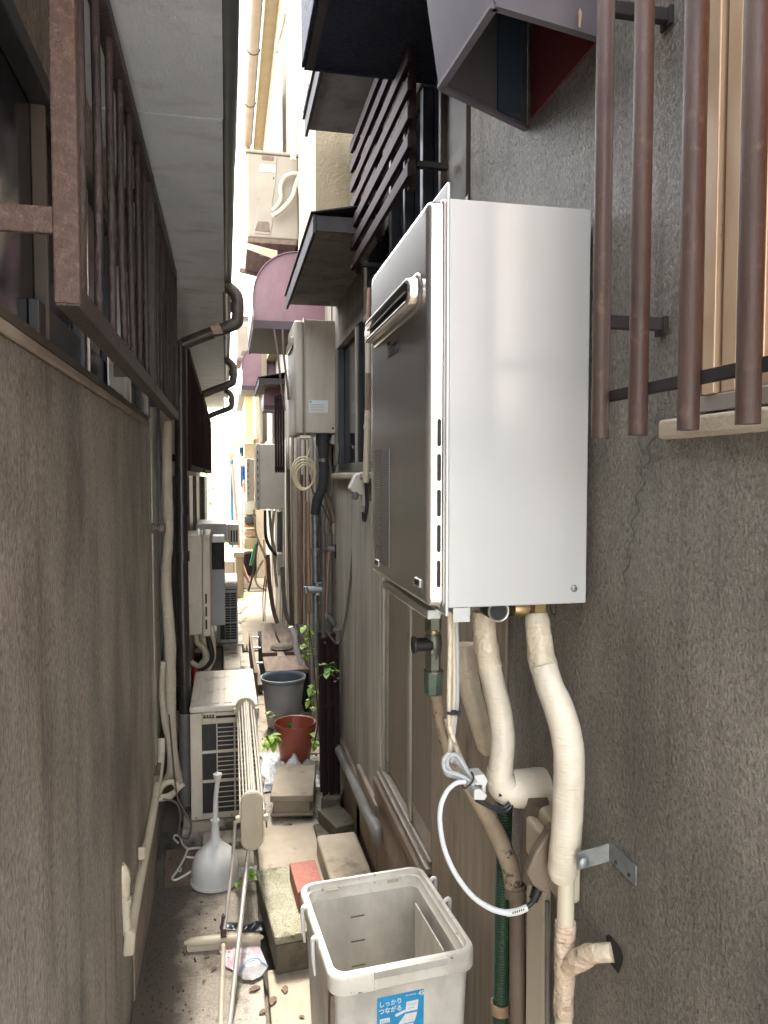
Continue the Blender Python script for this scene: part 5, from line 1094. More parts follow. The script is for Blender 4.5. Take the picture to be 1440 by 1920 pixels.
# ================================================================== THINGS ON THE FLOOR, RIGHT
# bundle of dark brown slats leaning on the wall
bs = thing('slat_bundle', 'bundle of tall dark red brown slats leaning on the right wall', 'slats', at(615, 1490, Y=3.45), None)
for k in range(8):
    u = 600+4.6*k; a = at(u+3, 1485+((k*5) % 3)*6, Y=3.42+.012*(k % 3)); c = at(u-1+rb.uniform(-1, 1), 1186+((k*7) % 5)*5-(k == 4)*10, Y=3.58+.012*(k % 3))
    MB().bar(a, c, .0135, .022, up=(0, 1, 0)).build('slat', 'brown_plum', bs, bevel=.0012)
for v in (1203, 1330):
    MB().bar(at(600, v, Y=3.5 if v > 1300 else 3.56), at(629, v-14, Y=3.5 if v > 1300 else 3.56), .012, .02).build('cross_batten', 'brown_plum', bs)
tag(pxtube([(580, 1182, 2), (587, 1230, 2), (592, 1290, 2), (597, 1350, 3), (588, 1400, 2)], Y=3.45, n=6).build('climbing_vine', 'vine_stem'), 'thin dark vine stem climbing left of the slats', 'plant')
def sprig(label, spots, Y, m_='leaf', flower=None, az0=0, L=.044):
    c = at(spots[0][0], spots[0][1], Y=Y); t = thing('vine_sprig', label, 'plant', c, 'green vine sprigs')
    last = None
    for k, (u, v, s) in enumerate(spots):
        p = at(u, v, Y=Y+rb.uniform(-.03, .03)); b = MB()
        for j in range(4):
            curl_leaf(b, p, L*s*rb.uniform(.8, 1.1), L*s*.75, az0+2.2*j+rb.uniform(-.4, .4), rb.uniform(-.2, .6), rb.uniform(.2, .9))
        b.build('leaf', m_, t)
        if last is not None: MB().tube([last, (last+p)/2+Vector((0, 0, -.004)), p], .0011, n=6, sub=2).build('stem', 'vine_stem', t)
        last = p
    if flower:
        for (u, v) in flower:
            p = at(u, v, Y=Y-.02); b = MB()
            for j in range(5): curl_leaf(b, p, .012, .011, j*1.257, .8, .3, n=3)
            b.build('flower', 'petal', t)
    return t
sprig('topmost bright green vine leaves left of the slat bundle', [(573, 1176, 1.), (579, 1188, .8), (578, 1198, .8)], 3.6)
sprig('bright green leaves at mid height left of the slats', [(570, 1215, 1.), (577, 1222, 1.), (574, 1228, .8)], 3.6)
sprig('vine leaves and mauve flower hanging in front of the slats', [(602, 1247, .9), (617, 1252, 1.), (612, 1265, 1.), (628, 1258, .8), (622, 1245, .7)], 3.35, 'leaf_dark', [(632, 1262), (634, 1274), (628, 1280)])
sprig('green leaves above the terracotta pot beside the slats', [(583, 1290, .9), (587, 1300, .8), (580, 1315, .8), (587, 1330, .8)], 3.6, 'leaf', [(580, 1328)])
sprig('yellow green leaves hanging behind the terracotta pot rim', [(586, 1378, 1.), (590, 1388, 1.), (591, 1398, .9)], 3.7)
sprig('bright ground leaves at the left foot of the terracotta pot', [(502, 1388, 1.1), (509, 1380, 1.1), (514, 1394, 1.2), (498, 1398, 1.), (516, 1384, .9)], 3.85)
sprig('mauve flower with one green leaf between unit and bucket', [(503, 1335, .6), (508, 1344, .6)], 4.1, 'leaf', [(509, 1340), (506, 1350), (511, 1348)])
# far ferns
for k, (u, v, s, lb) in enumerate([(447, 1150, 2.6, 'lime fern frond spreading over the sunlit path'), (455, 1165, 1.6, 'small lime leaf low beside the far outdoor unit'), (450, 1125, 2.2, 'upper lime fern by the far outdoor unit')]):
    p = at(u, v, Y=7.0); b = MB()
    for f_ in range(3):
        az = -.3+f_*.6; Ls = .06*s
        for i in range(8):
            q = p+Vector((cos(az)*Ls*i/8*1.0, sin(az)*Ls*i/8, .03*s*sin(i/8*2)))
            for sgn in (-1, 1): curl_leaf(b, q, .018*s*(1-i/10), .007*s, az+sgn*1.2, .2, .4, n=2)
    tag(b.build('fern', 'leaf'), lb, 'plant', 'ferns beside the path')
# bucket
c = at(531, 1262, Y=4.7); bt = thing('bucket', 'empty blue grey plastic bucket behind the terracotta pot', 'bucket', (c.x, 4.7, 0)); zr = at(531, 1268, Y=4.7).z; R_ = at(573, 1265, Y=4.7).x-c.x
MB().lathe((c.x, 4.7, 0), [(0, .012), (R_*.7, .012), (R_*.72, .02), (R_*.93, zr-.03), (R_*.93, zr-.02)], n=40, cap=False).build('wall', 'bucket', bt)
MB().lathe((c.x, 4.7, 0), [(R_*.9, zr-.03), (R_*.97, zr-.025), (R_*1.0, zr-.012), (R_*1.0, zr-.004), (R_*.96, zr), (R_*.93, zr-.004), (R_*.9, zr-.02), (R_*.88, zr-.06), (R_*.7, .02), (0, .018)], n=40, cap=False).build('rim', 'bucket_blue', bt)
MB().lathe((c.x, 4.7, 0), [(R_*.975, zr-.006), (R_*1.01, zr-.01), (R_*1.01, zr+.001), (R_*.97, zr+.002), (R_*.965, zr-.004)], n=40, cap=False).build('lip', 'bucket', bt)
# terracotta pot
c = at(553, 1350, Y=4.1); pt = thing('flower_pot', 'terracotta coloured plastic pot with a small succulent', 'flower pot', (c.x, 4.1, 0)); zr = at(553, 1353, Y=4.1).z; R_ = at(592, 1350, Y=4.1).x-c.x
MB().lathe((c.x, 4.1, 0), [(0, .003), (R_*.66, .003), (R_*.7, .01), (R_*.9, zr-.055), (R_*.97, zr-.053), (R_*1.0, zr-.006), (R_*.98, zr), (R_*.94, zr-.002), (R_*.86, zr-.06), (R_*.8, zr-.07)], n=44).build('pot_wall', 'terracotta', pt)
MB().lathe((c.x, 4.1, 0), [(R_*.84, zr-.075), (R_*.5, zr-.065), (0, zr-.07)], n=30).build('soil', 'potting_soil', pt)
b = MB()
for j in range(9): curl_leaf(b, (c.x-.03, 4.08, zr-.065+.006*j), .04-.002*j, .02, j*2.4, 1.0, .2)
tag(b.build('succulent', 'leaf_dark'), 'little grey green succulent growing inside the terracotta pot', 'plant')
pb_ = MB(); pb_.lathe((c.x+.0, 4.05, zr-.055), [(0, -.012), (.013, -.004), (.014, .004), (.006, .012), (0, .012)], n=12); tag(pb_.build('pebble', 'label_white'), 'pale round pebble on the soil in the terracotta pot', 'pebble')
# crumpled plastic film
def crumple(x0, x1, y0, y1, z, amp, n, name, m_, label, cat, edge=True, th=0):
    b = MB(); vs = []; 
    for i in range(n+1):
        for j in range(n+1):
            x = x0+(x1-x0)*i/n; y = y0+(y1-y0)*j/n; e = min(1, 3*min(i, n-i, j, n-j)/n+.1)
            p = Vector((x, y, 0)); h = abs(noise.noise(p*13+Vector((3, 1, amp*50))))*1.1+abs(noise.noise(p*30))*.45+abs(noise.noise(p*70))*.12
            dx = noise.noise(p*9+Vector((5, 0, 0)))*.03; dy = noise.noise(p*9+Vector((0, 7, 0)))*.03
            vs.append((x+dx, y+dy, z+h*amp*e))
    b.add(vs, [(i*(n+1)+j, (i+1)*(n+1)+j, (i+1)*(n+1)+j+1, i*(n+1)+j+1) for i in range(n) for j in range(n)], True)
    o = b.build(name, m_, origin=((x0+x1)/2, (y0+y1)/2, z))
    return tag(o, label, cat)
a = at(490, 1470, Z=.02); c = at(570, 1390, Z=.02)
crumple(at(490, 1440, Z=0).x, at(590, 1440, Z=0).x, 3.72, 4.25, .004, .075, 60, 'plastic_sheet', 'film', 'crumpled clear white plastic film in front of the terracotta pot', 'plastic sheet')
crumple(.04, .105, 2.9, 3.02, .0, .05, 22, 'plastic_bag', 'film', 'small crumpled clear bag between the plunger and the kerb', 'plastic bag')
sprig('yellow green flower head lying by the small crumpled bag', [(466, 1638, 1.0), (474, 1642, 1.), (450, 1655, .8), (444, 1662, .6)], 2.85, 'leaf', None, L=.03)
# concrete brick block
def block(name, label, pts_top_z, m_, x0, x1, y0, y1, z0, z1, rz=0, cat='concrete block', bev=.006, groove=False):
    c = ((x0+x1)/2, (y0+y1)/2, (z0+z1)/2)
    if not groove:
        b = MB().obox(c, (x1-x0, y1-y0, z1-z0), (0, 0, rz)); return tag(b.build(name, m_, bevel=bev, seg=3), label, cat)
    h_ = z1-z0; t = thing(name, label, cat, (c[0], c[1], z0))
    MB().obox((c[0], c[1], z0+h_*.84), (x1-x0, y1-y0, h_*.32), (0, 0, rz)).build('upper_lip', m_, t, bevel=bev, seg=3)
    MB().obox((c[0], c[1]+.0, z0+h_*.41), (x1-x0-.03, y1-y0-.03, h_*.54), (0, 0, rz)).build('web', m_, t, bevel=.003)
    MB().obox((c[0], c[1], z0+h_*.08), (x1-x0, y1-y0, h_*.16), (0, 0, rz)).build('lower_lip', m_, t, bevel=bev, seg=3)
    return t
p = at(517, 1535, Z=.015); q = at(600, 1532, Z=.015); ztop = at(525, 1494, Y=p.y).z
block('concrete_block', 'tan concrete block with a waist groove, below the plastic film', 0, 'concrete_pale', p.x+.003, q.x, p.y, p.y+.37, .016, ztop, rz=-.16, groove=True)
p = at(500, 1838, Z=0); q = at(598, 1818, Z=0); zt_ = at(500, 1765, Y=p.y).z
kb_ = thing('kerb_block', 'mossy grey kerb block beside the floor joint, red brick on its end', 'concrete block', ((p.x+q.x)/2, p.y+.2, 0))
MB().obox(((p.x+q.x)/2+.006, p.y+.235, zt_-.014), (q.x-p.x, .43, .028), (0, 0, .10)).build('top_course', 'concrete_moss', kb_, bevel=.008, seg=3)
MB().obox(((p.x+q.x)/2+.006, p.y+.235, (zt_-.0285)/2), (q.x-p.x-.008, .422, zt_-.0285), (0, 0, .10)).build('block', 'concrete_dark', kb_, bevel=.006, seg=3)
KB = (p, q, zt_)
p = at(545, 1702, Z=zt_); q1_ = at(605, 1670, Z=zt_); 
c = at(578, 1672, Z=zt_+.03); bz = zt_
tag(MB().obox((c.x+.0, c.y+.05, bz+.032), (.095, .2, .06), (0, 0, .06)).build('loose_brick', 'brick_red', bevel=.004, seg=3), 'loose red brick lying on the mossy kerb block', 'brick')
block('concrete_block', 'broad pale concrete slab behind the storage bin, against the wall', 0, 'concrete_pale', .365, .53, 2.05, 3.02, .012, .105, rz=.03, bev=.012)
block('concrete_block', 'small dark concrete chunk at the foot of the slat bundle', 0, 'concrete_dark', .42, .53, 3.15, 3.35, .01, .07, rz=.3)
block('concrete_block', 'rough dark rubble piece against the right wall by the slats', 0, 'concrete_dark', .44, .53, 3.38, 3.55, .0, .09, rz=-.3)
# low wooden platform
wd = thing('wooden_pallet', 'weathered board platform with gaps behind the bucket', 'pallet', at(520, 1250, Y=4.95))
def topq(u0, v0, u1, v1, Z): return at(u0, v0, Z=Z), at(u1, v1, Z=Z)
Zp = .30
MB().box(.24, .53, 4.95, 5.36, Zp-.03, Zp).build('square_board', 'weather_wood', wd, bevel=.005)
for k, (xa, xb) in enumerate(((.26, .37), (.385, .5))): MB().obox(((xa+xb)/2, 5.95, Zp+.0), (xb-xa, 1.1, .035), (0, 0, .04*(k*2-1))).build('plank', 'weather_wood', wd, bevel=.004)
for x in (.25, .5): MB().box(x, x+.03, 4.97, 6.4, 0, Zp-.031).build('side_rail', 'black_wood', wd)
for y in (5.42, 5.9, 6.3): MB().tube([(.18, y, Zp-.06), (.5, y, Zp-.06)], .008, n=8, sub=0).build('rung', 'alu_bright', wd)
MB().box(.17, .19, 5.0, 6.4, .0, Zp-.02).build('side_rail', 'weather_wood', wd)
st_ = MB(); st_.lathe(at(528, 1214, Z=Zp+.03), [(0, -.02), (.07, -.015), (.09, 0), (.07, .02), (.03, .03), (0, .032)], n=9, smooth=False); tag(st_.build('flat_stone', 'concrete_dark'), 'rough flat dark stone lying on the board platform', 'stone')
tag(MB().bar(at(466, 1212, Z=.05), at(488, 1290, Z=.05), .04, .05).build('wooden_batten', 'weather_wood', bevel=.003), 'old wooden batten lying between the floor unit and the bucket', 'wood')
tag(MB().box(xof(448, 5.3), xof(466, 5.3), 5.1, 5.6, 0, .28).build('paving_block', 'concrete', bevel=.006), 'small grey paving block beside the stepped platform', 'concrete block')

# ================================================================== STORAGE BIN
cs = [at(574, 1655, Z=.6), at(797, 1618, Z=.6), at(888, 1783, Z=.6), at(602, 1838, Z=.6)]
cx, cy = sum(p.x for p in cs)/4, sum(p.y for p in cs)/4
W_ = ((cs[1]-cs[0]).length+(cs[2]-cs[3]).length)/2; D_ = ((cs[0]-cs[3]).length+(cs[1]-cs[2]).length)/2
rot = math.atan2((cs[1]-cs[0]).y+(cs[2]-cs[3]).y, (cs[1]-cs[0]).x+(cs[2]-cs[3]).x)
tb = thing('storage_bin', 'open beige 45 litre plastic bin with a blue label, foreground', 'bin', (cx, cy, .004))
def rr(w, d, r, z): return rrect(cx, cy, w, d, r, z, rot)
k = .93
MB().rings([rr(W_*.8, D_*.8, .02, .006), rr(W_*.81, D_*.81, .025, .012), rr(W_*k, D_*k, .028, .555), rr(W_*k, D_*k, .028, .565)], (True, False)).build('body', 'bin_plastic', tb)
MB().rings([rr(W_*k, D_*k, .028, .5655), rr(W_*k+.004, D_*k+.004, .029, .558), rr(W_-.003, D_-.003, .033, .556), rr(W_, D_, .034, .559), rr(W_, D_, .034, .589), rr(W_-.004, D_-.004, .033, .597), rr(W_-.012, D_-.012, .03, .6), rr(W_-.026, D_-.026, .026, .6),
            rr(W_-.028, D_-.028, .025, .596), rr(W_-.03, D_-.03, .024, .587), rr(W_-.036, D_-.036, .022, .585), rr(W_-.038, D_-.038, .022, .562), rr(W_-.044, D_-.044, .02, .559)], (False, False)).build('rim', 'bin_grime', tb)
MB().rings([rr(W_-.044, D_-.044, .02, .5588), rr(W_*.81-.006, D_*.81-.006, .02, .02), rr(W_*.5, D_*.5, .02, .019)], (False, True)).build('lining', 'bin_plastic', tb)
Rm = Matrix.Rotation(rot, 3, 'Z'); O = Vector((cx, cy, 0))
def bl(x, y, z): return O+Rm@Vector((x, y, z))
def bbox_(nm, x0, x1, y0, y1, z0, z1, m_, bev=.002):
    MB().hexa([bl(x0, y0, z0), bl(x1, y0, z0), bl(x1, y1, z0), bl(x0, y1, z0)], [bl(x0, y0, z1), bl(x1, y0, z1), bl(x1, y1, z1), bl(x0, y1, z1)]).build(nm, m_, tb, bevel=bev)
bbox_('grip', -W_*.22, W_*.28, -D_/2-.003, -D_/2+.003, .56, .583, 'bin_grime')
bbox_('grip_notch', -W_*.22, W_*.28, -D_/2-.0045, -D_/2+.012, .583, .5985, 'bin_plastic', .001)
for xa in (-W_*.29, W_*.2): bbox_('lid_notch', xa, xa+.03, D_/2-.021, D_/2-.0185, .575, .583, 'beige_plastic', .0005)
for s_, yk in ((-1, .2), (-1, -.13), (1, .28), (1, .02)):
    x_ = s_*(W_/2+.004)
    MB().tube([bl(x_-s_*.008, D_*yk, .598), bl(x_, D_*yk, .604), bl(x_+s_*.006, D_*yk, .596), bl(x_+s_*.004, D_*yk, .55), bl(x_+s_*.001, D_*yk, .52)], [.005, .005, .005, .0045, .003], n=10).build('hook', 'white_plastic', tb)
bbox_('side_handle', W_/2-.045, W_/2-.041, -.09, .1, .38, .55, 'bin_plastic', .002)
for k_ in range(4): bbox_('inner_mark', -.035, .0, D_/2-.034+.0-.0045*k_, D_/2-.031-.0045*k_, .51-.06*k_, .512-.06*k_, 'weather_wood', .0)
# body tapers: front face at height z sits at y(z)
def fy(z): return -(D_*.81+(D_*k-D_*.81)*(z-.012)/.543)/2
slope = (D_*k-D_*.81)/2/.543
def front(nm, pts, m_, off):   # polygon in front-face coordinates (x, z)
    q = [bl(x, fy(z)-off, z) for x, z in pts]; MB().add(q, [tuple(range(len(q)))]).build(nm, m_, LBL)
LBL = tb
def fpx(u, v):    # label coordinates read from the photograph, resolved on the tapered front face
    best = None
    for it in range(200):
        yb = cy-.16-.0
        pass
    return None
def hit(u, v):
    d = at(u, v, Y=1.0)-Vector((0, 0, EYE)); o = Vector((0, 0, EYE)); n_ = (Rm@Vector((0, -1, -slope))); P0 = bl(0, fy(.3), .3)
    s_ = (P0-o).dot(n_)/d.dot(n_); p = o+d*s_; l = Rm.transposed()@(p-O); return l.x, l.z
l0, l1, l2 = hit(707, 1871), hit(795, 1854), hit(709, 1918)
lx0, lx1, lz1_ = l0[0], l1[0], (l0[1]+l1[1])/2; lw = lx1-lx0; lh_ = lw*1.35; lz0_ = lz1_-lh_
LBL = None
lab = MB(); q = [bl(x, fy(z)-.0008, z) for x, z in ((lx0, lz0_), (lx1, lz0_), (lx1, lz1_), (lx0, lz1_))]; lab.add(q, [(0, 1, 2, 3)])
LBL = lab.build('label', 'label_blue', tb)
def L(nm, pts, m_='label_white', off=.0014):
    q = [bl(lx0+lw*a, fy(lz1_-lw*b_)-off, lz1_-lw*b_) for a, b_ in pts]; MB().add(q, [tuple(range(len(q)))]).build(nm, m_, LBL)
L('drawn_lid', [(.62, .2), (.88, .2), (.86, .42), (.60, .42)]); L('drawn_hinge', [(.38, .42), (.6, .36), (.6, .42), (.4, .48)])
L('drawn_bin', [(.44, .66), (.6, .46), (.86, .46), (.8, .66)]); L('drawn_bin', [(.16, .68), (.42, .68), (.42, 1.05), (.2, 1.05)]); L('drawn_bin', [(.46, .68), (.78, .68), (.78, 1.05), (.46, 1.05)])
L('speech_tag', [(.06, .46), (.27, .46), (.27, .56), (.06, .56)]); L('drawn_shade', [(.66, .27), (.84, .27), (.84, .28), (.66, .28)], 'ink_grey', .002); L('drawn_shade', [(.66, .34), (.8, .34), (.8, .35), (.66, .35)], 'ink_grey', .002)
for body, a, b_, sz in (('しっかり', .03, .19, .125), ('つながる', .03, .34, .125), ('45', .87, .11, .13)):
    x_, z_ = lx0+lw*a, lz1_-lw*b_
    text(body, 'label_text', 'label_white', tb, lw*sz, bl(x_, fy(z_)-.0022, z_), (pi/2-math.atan(slope), 0, rot))
for k_ in range(7): L('fine_print', [(.6+.033*k_, .055), (.622+.033*k_, .052), (.622+.033*k_, .075), (.6+.033*k_, .078)])
for k_ in range(5):
    for r_ in (.49, .525): L('fine_print', [(.085+.034*k_, r_), (.108+.034*k_, r_), (.108+.034*k_, r_+.016), (.085+.034*k_, r_+.016)], 'ink_grey', .002)
# wood strip left of bin
tag(MB().hexa([bl(-W_/2-.004, -D_/2+.035, .0), bl(-W_/2+.02, -D_/2+.035, 0), bl(-W_/2+.02, -D_/2+.055, 0), bl(-W_/2-.004, -D_/2+.055, 0)], [bl(-W_/2+.004, -D_/2+.02, .55), bl(-W_/2+.012, -D_/2+.02, .55), bl(-W_/2+.012, -D_/2+.04, .55), bl(-W_/2+.004, -D_/2+.04, .55)]).build('wooden_stake', 'weather_wood'), 'thin weathered stake standing at the left side of the bin', 'wood')

# ================================================================== LEFT FLOOR THINGS
# plunger
c = at(404, 1629, Z=.05); PX_, PY_ = c.x, c.y
pl = thing('plunger', 'white plastic bell shaped plunger standing upright on the floor', 'plunger', (PX_, PY_, 0)); k = dep(c)/FPX
ztop = at(413, 1450, Y=PY_).z; zn = at(405, 1540, Y=PY_).z; zb = at(400, 1590, Y=PY_).z
MB().lathe((PX_, PY_, 0), [(.086, .002), (.097, .006), (.096, .016), (.092, .018), (.092, .045), (.0905, .07), (.086, .092), (.076, .112), (.06, .129), (.042, .143), (.028, .157), (.0195, .175), (.016, .205), (.0145, zn-.005), (.018, zn), (.018, zn+.008), (.012, zn+.01)], n=40).build('bell', 'white_plastic', pl)
MB().tube([(PX_, PY_, zn), (PX_+.004, PY_, (zn+ztop)/2), (PX_+.012, PY_, ztop-.03)], .009, n=16).build('handle', 'white_plastic', pl)
MB().lathe((PX_+.012, PY_, ztop-.035), [(.009, 0), (.013, .004), (.0135, .018), (.017, .026), (.0175, .034), (.008, .038), (0, .038)], n=20).build('knob', 'white_plastic', pl)
# floor squeegee + its pole
sq = thing('floor_squeegee', 'cream floor squeegee with a rusty socket lying across the slab', 'squeegee', at(420, 1768, Z=.02))
a, c = at(345, 1768, Z=.03), at(494, 1757, Z=.03); d_ = (c-a).normalized(); pr = []
for i in range(15):
    t_ = i/14; w_ = .018*(1-.25*abs(2*t_-1)**4)*(.35 if i in (0, 14) else 1); ctr = a.lerp(c, t_)+Vector((0, 0, .004*(1-(2*t_-1)**2)))
    s_ = Vector((-d_.y, d_.x, 0)); pr.append([ctr+s_*w_*cos(x)*1.0+Vector((0, 0, w_*.8*sin(x))) for x in [2*pi*j/14 for j in range(14)]])
MB().rings(pr, (True, True)).build('head', 'beige_plastic', sq)
MB().bar(a+Vector((.01, -.004, -.018)), c+Vector((-.01, -.004, -.018)), .006, .022).build('blade', 'beige_plastic', sq)
q = at(419, 1752, Z=.05); MB().tube([q+Vector((.002, .01, .06)), q+Vector((0, 0, .0)), q+Vector((0, -.004, -.01))], [.008, .010, .014], n=14).build('socket', 'rust_light', sq)
legA = (at(438, 1600, Y=2.62), at(421, 1742, Z=.075)); MB().tube([legA[0], legA[1]], .006, n=14, sub=0).build('pole', 'pole_grey', sq)
pw = at(419, 1772, Z=.045); pe = at(412, 1960, Z=.03)
tag(MB().tube([pw, pw.lerp(pe, .5), pe], .0075, n=14).build('white_stick', 'pvc_cream'), 'cream coated stick lying on the floor from the squeegee toward the camera', 'stick')
# drying rack
rk = thing('drying_rack', 'folded cream drying rack leaning on the floor air conditioner', 'drying rack', at(445, 1930, Z=.0))
Yn, Yf = 2.62, 3.28
def capring(u0, u1, v0, v1, Y, depth, m_, nm, bev=.003):
    a_ = at((u0+u1)/2, (v0+v1)/2, Y=Y); hw = (at(u1, (v0+v1)/2, Y=Y).x-at(u0, (v0+v1)/2, Y=Y).x)/2; zt__ = at((u0+u1)/2, v0, Y=Y).z; zb__ = at((u0+u1)/2, v1, Y=Y).z
    pts = [(a_.x+hw*cos(q), zt__-hw+hw*sin(q)) for q in [pi*k/12 for k in range(13)]]+[(a_.x+hw*cos(q), zb__+hw+hw*sin(q)) for q in [pi+pi*k/12 for k in range(13)]]
    MB().prism(pts, 'Y', Y, Y+depth).build(nm, m_, rk, bevel=bev, seg=2)
capring(451, 494, 1484, 1596, Yn, .022, 'beige_plastic', 'near_end_plate', .005)
capring(453, 492, 1487, 1592, Yn-.003, .003, 'beige_plastic', 'end_plate_face', .002)
capring(442, 479, 1308, 1372, Yf, .02, 'beige_plastic', 'far_end_plate', .004)
for (uf, vf, un, vn, w_) in ((448, 1330, 457, 1500, 5), (453, 1320, 463, 1500, 5), (458, 1316, 468, 1488, 7), (464, 1316, 477, 1486, 7), (470, 1320, 486, 1494, 5), (475, 1328, 492, 1500, 5), (446, 1345, 451, 1530, 5), (478, 1345, 495, 1520, 5), (461, 1312, 472, 1482, 4)):
    p_, q_ = at(uf, vf, Y=Yf+.01), at(un, vn, Y=Yn+.015); MB().tube([p_, q_], .0042 if w_ < 7 else .006, n=10, sub=0).build('rod', 'rack_steel', rk)
for (u, v, Y) in ((446, 1536, Yn), (498, 1532, Yn), (440, 1332, Yf), (482, 1330, Yf)):
    q_ = at(u, v, Y=Y+.01); MB().obox(q_, (.018, .022, .022)).build('joint', 'beige_plastic', rk, bevel=.005)
MB().tube([at(466, 1592, Y=Yn+.01), at(430, 1925, Z=.01)], .0078, n=16, sub=0).build('leg', 'pole_grey', rk)
MB().tube([at(441, 1540, Y=Yn+.01), at(437, 1600, Y=Yn+.0)], .006, n=14, sub=0).build('leg', 'pole_grey', rk)
# hanger
hg = [(372, 1538, 3), (352, 1548, 5), (330, 1572, 6)][0:0]
t = thing('clothes_hanger', 'white plastic clothes hanger lying in the hollow by the plunger', 'hanger', at(370, 1610, Z=.02))
ZH = .02
def flat(pts, r): return MB().tube([at(u, v, Z=ZH) for u, v in pts], r, n=10, sub=5)
flat([(334, 1580), (326, 1572), (329, 1566), (338, 1570), (342, 1582), (352, 1592)], .0045).build('hook', 'white_plastic', t)
flat([(352, 1592), (370, 1590), (400, 1590), (432, 1592)], .005).build('arm', 'white_plastic', t)
flat([(352, 1592), (344, 1612), (330, 1636), (323, 1645), (328, 1650), (345, 1642), (364, 1630)], .0045).build('arm', 'white_plastic', t)
flat([(376, 1592), (374, 1602), (362, 1608), (348, 1606)], .004).build('inner_loop', 'white_plastic', t)
flat([(340, 1628), (338, 1634), (333, 1632)], .003).build('notch', 'white_plastic', t)
# packet, black bag scraps
pk = thing('foil_packet', 'torn pink and blue foil packet lying open beside the poles', 'packet', at(455, 1800, Z=.006))
q = [at(u, v, Z=.008) for u, v in ((409, 1778), (436, 1772), (484, 1768), (502, 1812), (478, 1814), (446, 1824), (424, 1812))]
b = MB(); ctr = sum(q, Vector())/len(q)+Vector((0, 0, .014)); b.add([ctr]+q, [(0, i, i % len(q)+1) for i in range(1, len(q)+1)], True); b.build('front', 'pack_pink', pk)
q = [at(u, v, Z=.012) for u, v in ((444, 1826), (462, 1804), (480, 1798), (503, 1812), (490, 1830), (474, 1838), (456, 1836))]
b = MB(); ctr = sum(q, Vector())/len(q)+Vector((0, 0, -.004)); b.add([ctr]+q, [(0, i, i % len(q)+1) for i in range(1, len(q)+1)], True); b.build('mouth', 'pack_foil', pk)
MB().tube([at(444, 1824, Z=.014), at(462, 1803, Z=.02), at(482, 1797, Z=.02), at(502, 1811, Z=.014)], .0022, n=6).build('edge_band', 'pack_blue', pk)
for (u, v) in ((422, 1784), (430, 1785), (434, 1777), (428, 1795)): MB().lathe(at(u, v, Z=.017), [(.004, 0), (.003, .0006), (0, .0007)], n=10).build('printed_dot', 'red_paint', pk)
for k, (u, v, r_, lb) in enumerate(((436, 1735, .028, 'left scrap of black plastic by the squeegee socket'), (476, 1738, .04, 'right scrap of black plastic touching the floor joint'))):
    c = at(u, v, Z=.004); crumple(c.x-r_, c.x+r_, c.y-r_*.8, c.y+r_*.8, .003, .028, 14, 'black_scrap', 'black_bag', lb, 'plastic scrap')
# ledge stones under the floor unit
block('stepping_stone', 'rough brown stone edge under the floor air conditioner', 0, 'concrete', -.12, .09, 3.22, 3.34, -.06, .012, rz=.02, cat='stone')
MB_ = MB(); 
# ================================================================== FAR END
fw = thing('retaining_wall', 'tan stepped retaining wall at the bright end of the alley', 'wall', at(430, 1110, Y=10))
MB().box(xof(418, 10.2), xof(439, 10.2), 10.2, 13, 0, zof(1052, 10.2)).build('block', 'path_tan', fw, bevel=.02)
MB().box(xof(439.5, 9.8), xof(456, 9.8), 9.8, 13, 0, zof(1046, 9.8)).build('block', 'path_tan', fw, bevel=.02)
MB().box(xof(437, 9.7), xof(457, 9.7), 9.7, 10.1, zof(1046, 9.7)+.001, zof(1036, 9.7)).build('coping', 'concrete_pale', fw, bevel=.01)
yb_ = thing('house', 'yellow house with tiled eave at the far end of the alley', 'house', (1.2, 16, 0))
MB().box(xof(462, 15), 4.5, 15, 19, 0, zof(735, 15)).build('wall', 'yellow_wall', yb_)
MB().hexa([(xof(450, 14.8), 14.6, zof(735, 14.8)), (4.6, 14.6, zof(735, 14.8)), (4.6, 19.2, zof(735, 14.8)), (xof(450, 14.8), 19.2, zof(735, 14.8))],
          [(xof(462, 14.8), 15.4, zof(700, 14.8)), (4.2, 15.4, zof(700, 14.8)), (4.2, 18.5, zof(700, 14.8)), (xof(462, 14.8), 18.5, zof(700, 14.8))]).build('roof', 'roof_tile', yb_)
sd_ = thing('lean_to_roof', 'small sloping tan lean-to roof with a carved end, far end', 'roof', at(440, 840, Y=11.5))
MB().hexa([at(425, 846, Y=11.4), at(482, 822, Y=11.4), at(482, 822, Y=13), at(425, 846, Y=13)], [at(425, 841, Y=11.4), at(482, 813, Y=11.4), at(482, 813, Y=13), at(425, 841, Y=13)]).build('sheet', 'soffit_yellow', sd_)
MB().lathe(at(432, 850, Y=11.4), [(.02, -.12), (.06, -.02), (.05, .04), (.0, .07)], n=12).build('hopper', 'crate_yellow', sd_)
for k, (u0, u1, v0, v1, Y, m_, lb, nm, cat) in enumerate([
    (432, 439, 860, 1058, 12.2, 'sky_blue', 'narrow pale blue strip of sheeting beside the orange pipe', 'blue_sheet', 'sheet'),
    (450, 461, 838, 915, 12.6, 'blue_tarp', 'bright blue tarpaulin hanging behind the far heater', 'blue_tarp', 'tarpaulin')]):
    b = MB(); n = 14; x0, x1, z0_, z1_ = xof(u0, Y), xof(u1, Y), zof(v1, Y), zof(v0, Y); vs = []
    for i in range(n+1):
        for j in range(n+1): vs.append((x0+(x1-x0)*i/n, Y+.03*sin(i*1.3+j*.3), z0_+(z1_-z0_)*j/n))
    b.add(vs, [(i*(n+1)+j, (i+1)*(n+1)+j, (i+1)*(n+1)+j+1, i*(n+1)+j+1) for i in range(n) for j in range(n)], True); tag(b.build(nm, m_), lb, cat)
